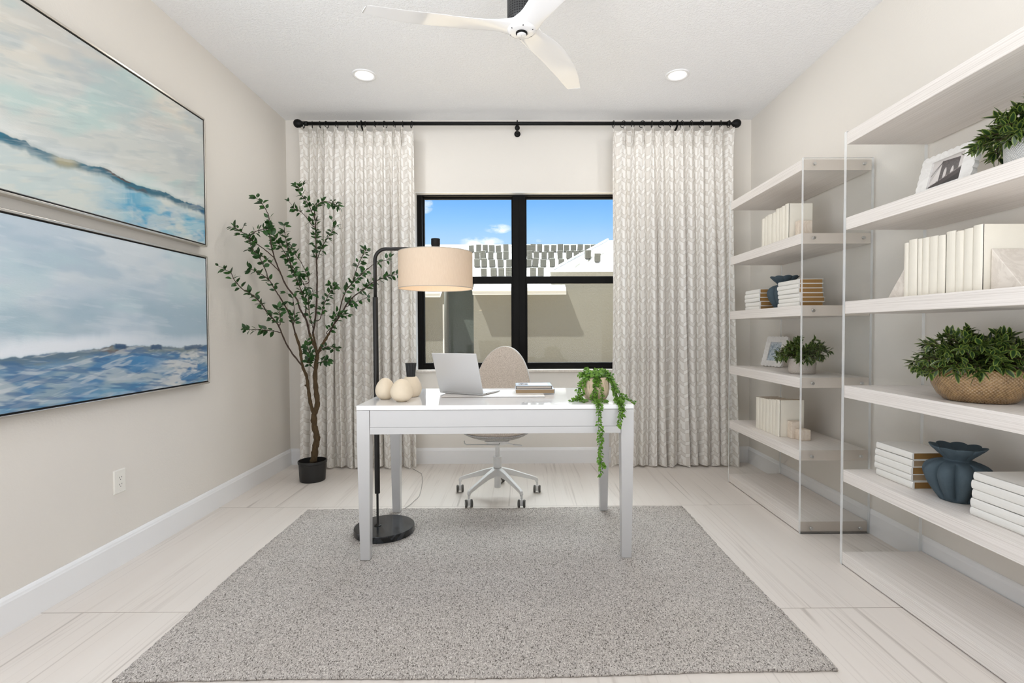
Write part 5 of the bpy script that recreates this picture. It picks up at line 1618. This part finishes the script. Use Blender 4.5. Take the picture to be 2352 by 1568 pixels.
# lobed blue vases
def vase(label, x, y, z, rot):
    prof = [(0.050, 0.0), (0.056, 0.003), (0.074, 0.028), (0.094, 0.062), (0.106, 0.094), (0.106, 0.116), (0.094, 0.137), (0.070, 0.151), (0.048, 0.157), (0.042, 0.160), (0.044, 0.166), (0.058, 0.180), (0.076, 0.196), (0.087, 0.208), (0.088, 0.2115), (0.083, 0.2105), (0.072, 0.196), (0.055, 0.180), (0.039, 0.165), (0.036, 0.150), (0.05, 0.12), (0.05, 0.05), (0.001, 0.03)]
    # smooth the outline
    P = []
    for k in range(len(prof) - 1):
        p0, p1, p2, p3 = [Vector(prof[min(max(q, 0), len(prof) - 1)]) for q in (k - 1, k, k + 1, k + 2)]
        for i in range(4):
            f = i / 4
            P.append(tuple(0.5 * ((2 * p1) + (p2 - p0) * f + (2 * p0 - 5 * p1 + 4 * p2 - p3) * f * f + (3 * p1 - p0 - 3 * p2 + p3) * f ** 3)))
    P.append(prof[-1])
    P = [(max(a, 0.001), max(b, 0.0)) for a, b in P]
    def lob(rr_, zz_, t):
        c = abs(math.cos(4.5 * t))
        if zz_ < 0.158:
            amp = 0.30 * min(1, zz_ / 0.02) * (1.0 if zz_ < 0.145 else (0.158 - zz_) / 0.013)
            k = 1 - amp * (1 - c ** 0.62)
        else:
            amp = 0.14 * min(1, (zz_ - 0.158) / 0.02)
            k = 1 - amp * (1 - c ** 0.7)
            zz_ = zz_ + (0.005 * (c - 0.6) if zz_ > 0.19 else 0)
        return rr_ * k, zz_
    o = MB().lathe(P, 180, fn=lob, cap1=False).build('vase', M['vase_blue'], None, smooth=True, loc=(x, y, z + EPS))
    o.rotation_euler = (0, 0, rot)
    return tag(o, label, 'vase', 'lobed slate blue vases')
vase('slate blue lobed vase between two piles of books near the curtain', 1.735, 3.279, TOPS[2], 0.3)
vase('larger-looking slate blue lobed vase on the bookcase nearer the camera', 1.722, 1.952, TOPS[4], 0.1)
vv_ = bpy.data.objects['vase.001']
vv_.scale = (1.04, 1.04, 1.0)

# bookends
b = MB()
b.box(-0.035, 0.045, 0, 0.042, 0, 0.118)
b.add(*(lambda q: (q.v, q.f))(MB().prism([(-0.045, 0.0)] + [(-0.045 * math.cos(PI * i / 16), 0.034 * math.sin(PI * i / 16) + 0.0) for i in range(1, 16)] + [(0.045, 0.0)], 1, -0.06, -0.001)))
o = b.build('bookend', M['marble_warm'], None, bevel=0.002, loc=(1.70, 2.988, TOPS[1] + EPS))
tag(o, 'pale stone block and half-dome bookend on the second board near the curtain', 'bookend')
b = MB()
b.box(-0.062, 0.0, 0.0, 0.05, 0, 0.105).box(-0.040, 0.022, -0.062, -0.001, 0, 0.066)
o = b.build('bookend', M['marble_warm'], None, bevel=0.003, loc=(1.730, 3.056, TOPS[4] + EPS))
tag(o, 'stepped honey marble block bookend beside upright books on the fifth board', 'bookend')
o = MB().prism([(0, 0), (-0.118, 0), (0, 0.150)], 0, 0, 0.115).build('bookend', M['marble'], None, bevel=0.002, loc=(1.655, 1.7545, TOPS[2] + EPS))
tag(o, 'white marble wedge bookend above the brown bowl, facing the camera', 'bookend', 'marble wedge bookends')
o = MB().prism([(0, 0), (0.118, 0), (0, 0.150)], 0, 0, 0.115).build('bookend', M['marble'], None, bevel=0.002, loc=(1.645, 2.1205, TOPS[2] + EPS))
tag(o, 'white marble wedge bookend mostly hidden behind the far end of the upright books', 'bookend', 'marble wedge bookends')

# photo frames (scalloped stone); built facing -x, leaning back
def frame(label, x, yc, z, w, h, lean, yaw, pw, ph, pic):
    r = thing('photo_frame', label, 'photo frame', (x, yc, z + 0.001 + 0.018 * math.sin(lean)), yaw, 'scalloped stone photo frames')
    R_ = Matrix.Rotation(lean, 4, 'Y')
    nx_ = max(5, round(w / 0.03)); nz_ = max(5, round(h / 0.03))
    out = []
    def edge(p0, p1, n, s):
        for i in range(n):
            for j in range(8):
                f = (i + j / 8) / n
                q = 0.0052 * math.sin(PI * j / 8)
                a = (p0[0] + (p1[0] - p0[0]) * f, p0[1] + (p1[1] - p0[1]) * f)
                out.append((a[0] + s[0] * q, a[1] + s[1] * q))
    hw = w / 2 - 0.005
    edge((-hw, 0.005), (hw, 0.005), nx_, (0, -1)); edge((hw, 0.005), (hw, h - 0.005), nz_, (1, 0)); edge((hw, h - 0.005), (-hw, h - 0.005), nx_, (0, 1)); edge((-hw, h - 0.005), (-hw, 0.005), nz_, (-1, 0))
    zc = h / 2
    inn = []
    N = len(out)
    for (a, b_) in out:
        # project the outline onto the inner rectangle
        dx, dz_ = a, b_ - zc
        k = 1 / max(abs(dx) / (pw / 2), abs(dz_) / (ph / 2))
        inn.append((dx * k, zc + dz_ * k))
    T_ = 0.018
    vs = []
    for lst, xx in ((out, 0), (inn, 0), (inn, T_), (out, T_)):
        vs += [tuple(R_ @ Vector((xx, p[0], p[1]))) for p in lst]
    fs = []
    for a, b_ in ((0, 1), (1, 2), (2, 3), (3, 0)):
        for i in range(N):
            fs.append((a * N + i, a * N + (i + 1) % N, b_ * N + (i + 1) % N, b_ * N + i))
    MB().add(vs, fs).build('border', M['stone_frame'], r)
    bk = MB().box(T_ - 0.004, T_, -pw / 2 - 0.005, pw / 2 + 0.005, zc - ph / 2 - 0.005, zc + ph / 2 + 0.005, R_)
    bk.build('backing', M['black'], r)
    s0 = R_ @ Vector((T_, 0, h * 0.62))
    MB().tube([s0, (s0.x + 0.055, 0, 0.002)], 0.004, 6).build('easel_leg', M['black'], r)
    mt_ = R_ @ Matrix(((0, 1, 0, 0.007), (-1, 0, 0, 0), (0, 0, 1, zc), (0, 0, 0, 1)))
    grid_canvas('print', pw, ph, 120, 120, pic, M['photo'], r, mt_)
    return r
def pic_tower(u, v):
    a, b_ = u / u.max(), v / v.max()          # a to the right, b up
    g = np.zeros(u.shape + (3,)) + np.array(srgb(196, 190, 186))
    g = L(g, sm(1.0, 0.5, b_) * 0.3, (220, 214, 210))
    dark = (52, 46, 46)
    s = b_ + (a - 0.5) * 0.12
    tw_ = sm(0.28, 0.29, a) * sm(0.85, 0.84, a) * sm(0.93, 0.91, s)
    g = L(g, tw_ * 0.92, dark)
    g = L(g, tw_ * sm(0.5, 0.6, fbm(u * 300, v * 300, 210, 3)) * 0.5, (104, 94, 92))
    for c, w_ in ((0.445, 0.05), (0.665, 0.05)):
        top_ = 0.66 - 0.35 * (np.abs(a - c) / w_) ** 1.6 * 0.5
        ar = sm(w_, w_ - 0.012, np.abs(a - c)) * sm(0.0, 0.02, top_ - s) * sm(0.22, 0.24, s)
        g = L(g, ar, (196, 190, 186))
    for k in np.linspace(-0.5, 0.9, 9):
        ln_ = np.abs((b_ - 0.9) - (a - 0.3) * (1.5 + k))
        g = L(g, sm(0.012, 0.004, ln_) * sm(0.3, 0.28, a) * 0.6, (90, 84, 82))
    ln_ = np.abs(b_ - (0.92 - (0.3 - a) * 1.5)); g = L(g, sm(0.02, 0.008, ln_) * sm(0.31, 0.3, a), dark)
    ln_ = np.abs(b_ - (0.95 - (a - 0.84) * 0.9)); g = L(g, sm(0.03, 0.01, ln_) * sm(0.83, 0.85, a) * 0.8, dark)
    deck = 0.08 + 0.42 * a
    g = L(g, sm(0.02, 0.0, b_ - deck), (64, 57, 56))
    g = L(g, sm(0.028, 0.018, np.abs(b_ - deck - 0.02)) * sm(0.4, 0.6, fbm(a * 60, b_ * 4, 214, 2)), (120, 112, 108))
    g = L(g, sm(0.02, 0.0, b_ - deck + 0.18) * 0.7, (38, 33, 33))
    return g
def pic_coast(u, v):
    a, b_ = u / u.max(), v / v.max()
    n = fbm(a * 4 + b_ * 3, b_ * 6 - a * 3, 300); n2 = fbm(a * 14, b_ * 24 - a * 6, 310, 3)
    g = np.zeros(u.shape + (3,)) + np.array(srgb(168, 180, 188))
    g = L(g, sm(0.42, 0.62, n) * 0.8, (112, 128, 140))
    g = L(g, sm(0.5, 0.68, n2) * 0.7, (206, 212, 216))
    g = L(g, sm(0.10, 0.0, np.abs(a - 0.30 - 0.35 * (b_ - 0.8)) ) * sm(0.35, 0.75, b_) * sm(0.4, 0.6, n2) * 0.8, (84, 98, 112))
    g = L(g, sm(0.85, 1.0, b_) * 0.7, (198, 200, 204))
    return g
frame('white scalloped frame with a grey-blue photo, beside the small potted shrub', 1.775, 3.535, TOPS[3], 0.185, 0.222, 0.30, 0.32, 0.100, 0.138, pic_coast)
frame('white scalloped frame with a dark photo of a stone bridge tower', 1.640, 1.960, TOPS[1], 0.262, 0.172, 0.25, 0.0, 0.150, 0.110, pic_tower)

# shrubs in pots
def shrub(name, label, x, y, z, pot, rtop, hp, R, Ht, n, seed, L0, squash=1.0, low=-0.25, group='artificial shrubs on the shelves', xmax=None, nleaf=14):
    rn = random.Random(seed)
    r = thing(name, label, 'plant', (x, y, z + EPS), 0, group)
    prof, mat, seg = pot
    MB().lathe(prof, seg).build('pot', mat, r, smooth=True)
    MB().lathe([(rtop * 0.93, hp - 0.012), (0.001, hp - 0.006)], 32, cap0=False).build('soil', M['soil'], r)
    lv, st = MB(), MB()
    for k in range(n):
        a = 2 * PI * (k + rn.random()) / n * 5.0
        el = math.asin(rn.uniform(low, 1.0))
        b0 = Vector((rtop * 0.55 * math.cos(a) * rn.random(), rtop * 0.55 * math.sin(a) * rn.random(), hp - 0.008))
        d = Vector((math.cos(el) * math.cos(a), math.cos(el) * math.sin(a), 0))
        q = rn.uniform(0.72, 1.05)
        tip = Vector((d.x * R * q, d.y * R * squash * q, hp + 0.012 + Ht * (math.sin(el) * q if el > 0 else math.sin(el) * 0.9)))
        mid = (b0 + tip) * 0.5 + Vector((0, 0, 0.25 * Ht + 0.02))
        P = []
        m_ = 7
        for i in range(m_ + 1):
            f = i / m_
            P.append(b0 * (1 - f) ** 2 + mid * 2 * f * (1 - f) + tip * f * f)
        if xmax is not None:
            for p in P:
                p.x = min(p.x, xmax - x - 0.02)
        st.tube(P, 0.0016, 5)
        for i in range(2, m_ + 1):
            dr = (P[i] - P[i - 1]).normalized()
            u = dr.orthogonal().normalized()
            w = dr.cross(u)
            mm = 2 if i < m_ else 5
            a0 = rn.uniform(0, 2 * PI)
            for s in range(mm):
                t = a0 + s * 2 * PI / mm + rn.uniform(-0.3, 0.3)
                out = (u * math.cos(t) + w * math.sin(t) + dr * rn.uniform(0.6, 1.3)).normalized()
                Lf = L0 * rn.uniform(0.75, 1.2)
                e = P[i] + out * Lf
                if xmax is not None and e.x + x > xmax:
                    continue
                if e.z < 0.004 and abs(e.x) < 0.3:
                    continue
                up = Vector((rn.uniform(-0.5, 0.5), rn.uniform(-0.5, 0.5), 1.0)) - out * 0.2
                lv.leaf(P[i], out, up, Lf, Lf * rn.uniform(0.36, 0.48), rn.random(), curl=rn.uniform(-0.05, 0.25), cup=0.12, rows=5)
    lv.build('foliage', M['leaf_shrub'], r, smooth=True)
    st.build('stems', M['twig'], r, smooth=True)
    return r
shrub('potted_shrub', 'small green shrub in a beige knitted-look pot beside the photo frame', 1.712, 3.025, TOPS[3],
      ([(0.066, 0), (0.071, 0.003), (0.074, 0.02), (0.0755, 0.09), (0.073, 0.093), (0.070, 0.09), (0.068, 0.075)], M['pot_knit'], 96), 0.072, 0.092, 0.142, 0.105, 85, 31, 0.032)
shrub('potted_shrub', 'green shrub in a white pot on the second board, cut off by the picture edge', 1.700, 1.655, TOPS[1],
      ([(0.060, 0), (0.068, 0.003), (0.075, 0.03), (0.078, 0.092), (0.075, 0.095), (0.072, 0.09), (0.07, 0.075)], M['pot_white'], 96), 0.075, 0.095, 0.145, 0.120, 80, 37, 0.036, low=-0.35)
def bowlp():
    return [(0.094, 0), (0.104, 0.003), (0.124, 0.024), (0.141, 0.058), (0.148, 0.088), (0.146, 0.116), (0.143, 0.123), (0.138, 0.120), (0.136, 0.10)]
shrub('potted_shrub', 'broad green shrub in a glossy brown woven-look bowl', 1.716, 1.858, TOPS[3], (bowlp(), M['bowl'], 120), 0.138, 0.120, 0.200, 0.125, 150, 43, 0.036, low=-0.3)

# ------------------------------------------------------------------ camera, daylight, view
cam = bpy.data.cameras.new('camera')
cam.sensor_width = 36.0
cam.lens = 1150.0 / 2352 * 36.0
cam.shift_x = -(1199.8 - 1176) / 2352
cam.clip_start = 0.05
cam.clip_end = 400
co = bpy.data.objects.new('camera', cam)
C.objects.link(co)
p_, y_, r_ = 0.0236, 0.0051, -0.0037
fwd = Vector((math.sin(y_) * math.cos(p_), math.cos(y_) * math.cos(p_), -math.sin(p_)))
rt_ = Vector((math.cos(y_), -math.sin(y_), 0))
up_ = rt_.cross(fwd)
r2, u2 = rt_ * math.cos(r_) + up_ * math.sin(r_), -rt_ * math.sin(r_) + up_ * math.cos(r_)
mw = Matrix((r2, u2, -fwd)).transposed().to_4x4()
mw.translation = Vector((0, 0, 1.14))
co.matrix_world = mw
SC.camera = co

sun = bpy.data.lights.new('sun', 'SUN')
sun.energy = SUN_E
sun.angle = math.radians(0.6)
sun.color = (1.0, 0.95, 0.87)
so = bpy.data.objects.new('sun', sun)
C.objects.link(so)
so.rotation_euler = Vector((0.80, 0.62, -1.85)).to_track_quat('-Z', 'Y').to_euler()

w = bpy.data.worlds.new('sky')
SC.world = w
w.use_nodes = True
q = NT.__new__(NT)
q.m = w
q.t = w.node_tree
q.t.nodes.clear()
q.out = q.t.nodes.new('ShaderNodeOutputWorld')
tc = q.n('ShaderNodeTexCoord').outputs['Generated']
sp_ = q.n('ShaderNodeSeparateXYZ', {0: tc})
el = sp_.outputs[2]
sky = q.ramp(q.math('MULTIPLY', el, 2.0), [(0.0, srgb(205, 222, 245)), (0.30, srgb(178, 207, 240)), (0.42, srgb(136, 187, 238)), (0.55, srgb(92, 160, 234)), (1.0, srgb(60, 130, 225))])
# a few small fair-weather clouds
cl = q.noise(q.n('ShaderNodeMapping', {0: tc, 3: (22, 22, 46)}).outputs[0], 1.0, 5, 0.62)
blob = None
for (dx, dz_, rx, rz) in ((-0.190, 0.236, 0.016, 0.012), (-0.043, 0.197, 0.022, 0.0075), (0.030, 0.167, 0.018, 0.009), (-0.075, 0.170, 0.035, 0.010)):
    ratio = q.math('DIVIDE', sp_.outputs[0], sp_.outputs[1])
    a = q.math('DIVIDE', q.math('SUBTRACT', ratio, dx), rx)
    b_ = q.math('DIVIDE', q.math('SUBTRACT', el, dz_), rz)
    d2 = q.math('ADD', q.math('MULTIPLY', a, a), q.math('MULTIPLY', b_, b_))
    g = q.math('SUBTRACT', 1.0, q.math('MULTIPLY', d2, 0.5), clamp=True)
    blob = g if blob is None else q.math('MAXIMUM', blob, g)
cm = q.ramp(q.math('MULTIPLY', q.math('POWER', blob, 0.7), q.math('MULTIPLY_ADD', cl, 3.2, -1.15)), [(0.12, 0.0), (0.75, 1.0)])
cm = q.math('MULTIPLY', cm, q.math('GREATER_THAN', sp_.outputs[1], 0.0))
sky = q.mix(cm, sky, (0.95, 0.96, 0.99))
# unseen overhead glow, added above the window's view to brighten the daylight
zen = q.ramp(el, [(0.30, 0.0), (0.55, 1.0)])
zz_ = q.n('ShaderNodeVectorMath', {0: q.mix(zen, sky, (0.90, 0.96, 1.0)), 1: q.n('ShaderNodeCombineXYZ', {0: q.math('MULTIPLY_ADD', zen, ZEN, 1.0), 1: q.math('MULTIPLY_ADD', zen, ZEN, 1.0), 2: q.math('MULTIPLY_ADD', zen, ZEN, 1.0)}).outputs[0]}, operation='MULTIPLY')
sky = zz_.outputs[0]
# unseen glow behind and beside the camera, added to light the room's open sides
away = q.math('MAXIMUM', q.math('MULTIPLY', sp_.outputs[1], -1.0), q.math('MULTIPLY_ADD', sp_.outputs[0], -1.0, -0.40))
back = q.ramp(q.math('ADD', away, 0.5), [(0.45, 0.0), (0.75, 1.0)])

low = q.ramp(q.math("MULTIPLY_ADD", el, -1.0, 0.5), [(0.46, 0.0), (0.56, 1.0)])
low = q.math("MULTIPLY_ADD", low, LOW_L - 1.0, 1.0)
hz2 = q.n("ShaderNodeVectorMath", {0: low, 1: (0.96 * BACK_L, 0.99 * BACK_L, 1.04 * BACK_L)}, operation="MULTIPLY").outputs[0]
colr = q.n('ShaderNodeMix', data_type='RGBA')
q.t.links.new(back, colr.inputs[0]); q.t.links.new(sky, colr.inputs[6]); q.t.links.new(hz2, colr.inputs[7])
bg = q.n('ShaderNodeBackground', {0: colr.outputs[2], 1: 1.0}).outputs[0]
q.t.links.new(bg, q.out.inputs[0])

def portal(name, loc, rot, sx, sy):
    l = bpy.data.lights.new(name, 'AREA')
    l.shape = 'RECTANGLE'
    l.size, l.size_y = sx, sy
    l.cycles.is_portal = True
    o = bpy.data.objects.new(name, l)
    C.objects.link(o)
    o.location = loc
    o.rotation_euler = rot
fl = bpy.data.lights.new('bounced_fill_flash', 'SPOT')  # unseen fill flash added behind the camera, bounced off the ceiling
fl.energy = FLASH_W
fl.color = (0.98, 0.99, 1.0)
fl.spot_size = math.radians(95)
fl.spot_blend = 0.6
fl.shadow_soft_size = 0.12
fo = bpy.data.objects.new('bounced_fill_flash', fl)
C.objects.link(fo)
fo.location = (0.15, -0.1, 1.7)
fo.rotation_euler = Vector((-0.25, 0.25, 1.0)).to_track_quat('-Z', 'Y').to_euler()
portal('portal_open_side', (0, YF - 0.02, H / 2), (PI / 2, 0, 0), 3.9, 2.9)
portal('portal_side', (XL - 0.06, (YF + YS) / 2, H / 2), (PI / 2, 0, -PI / 2), YS - YF, 2.9)
portal('portal_window', (0, YB + 0.30, 1.535), (-PI / 2, 0, 0), 1.8, 1.55)

SC.cycles.use_denoising = True
SC.cycles.max_bounces = 12
SC.cycles.diffuse_bounces = 8
SC.cycles.glossy_bounces = 4
SC.cycles.transmission_bounces = 6
SC.cycles.transparent_max_bounces = 24
SC.cycles.sample_clamp_indirect = 6.0
SC.cycles.caustics_reflective = False
SC.view_settings.view_transform = 'Standard'
SC.view_settings.look = 'None'
SC.view_settings.gamma = 1.0
SC.view_settings.use_curve_mapping = False
SC.view_settings.exposure = EXPO
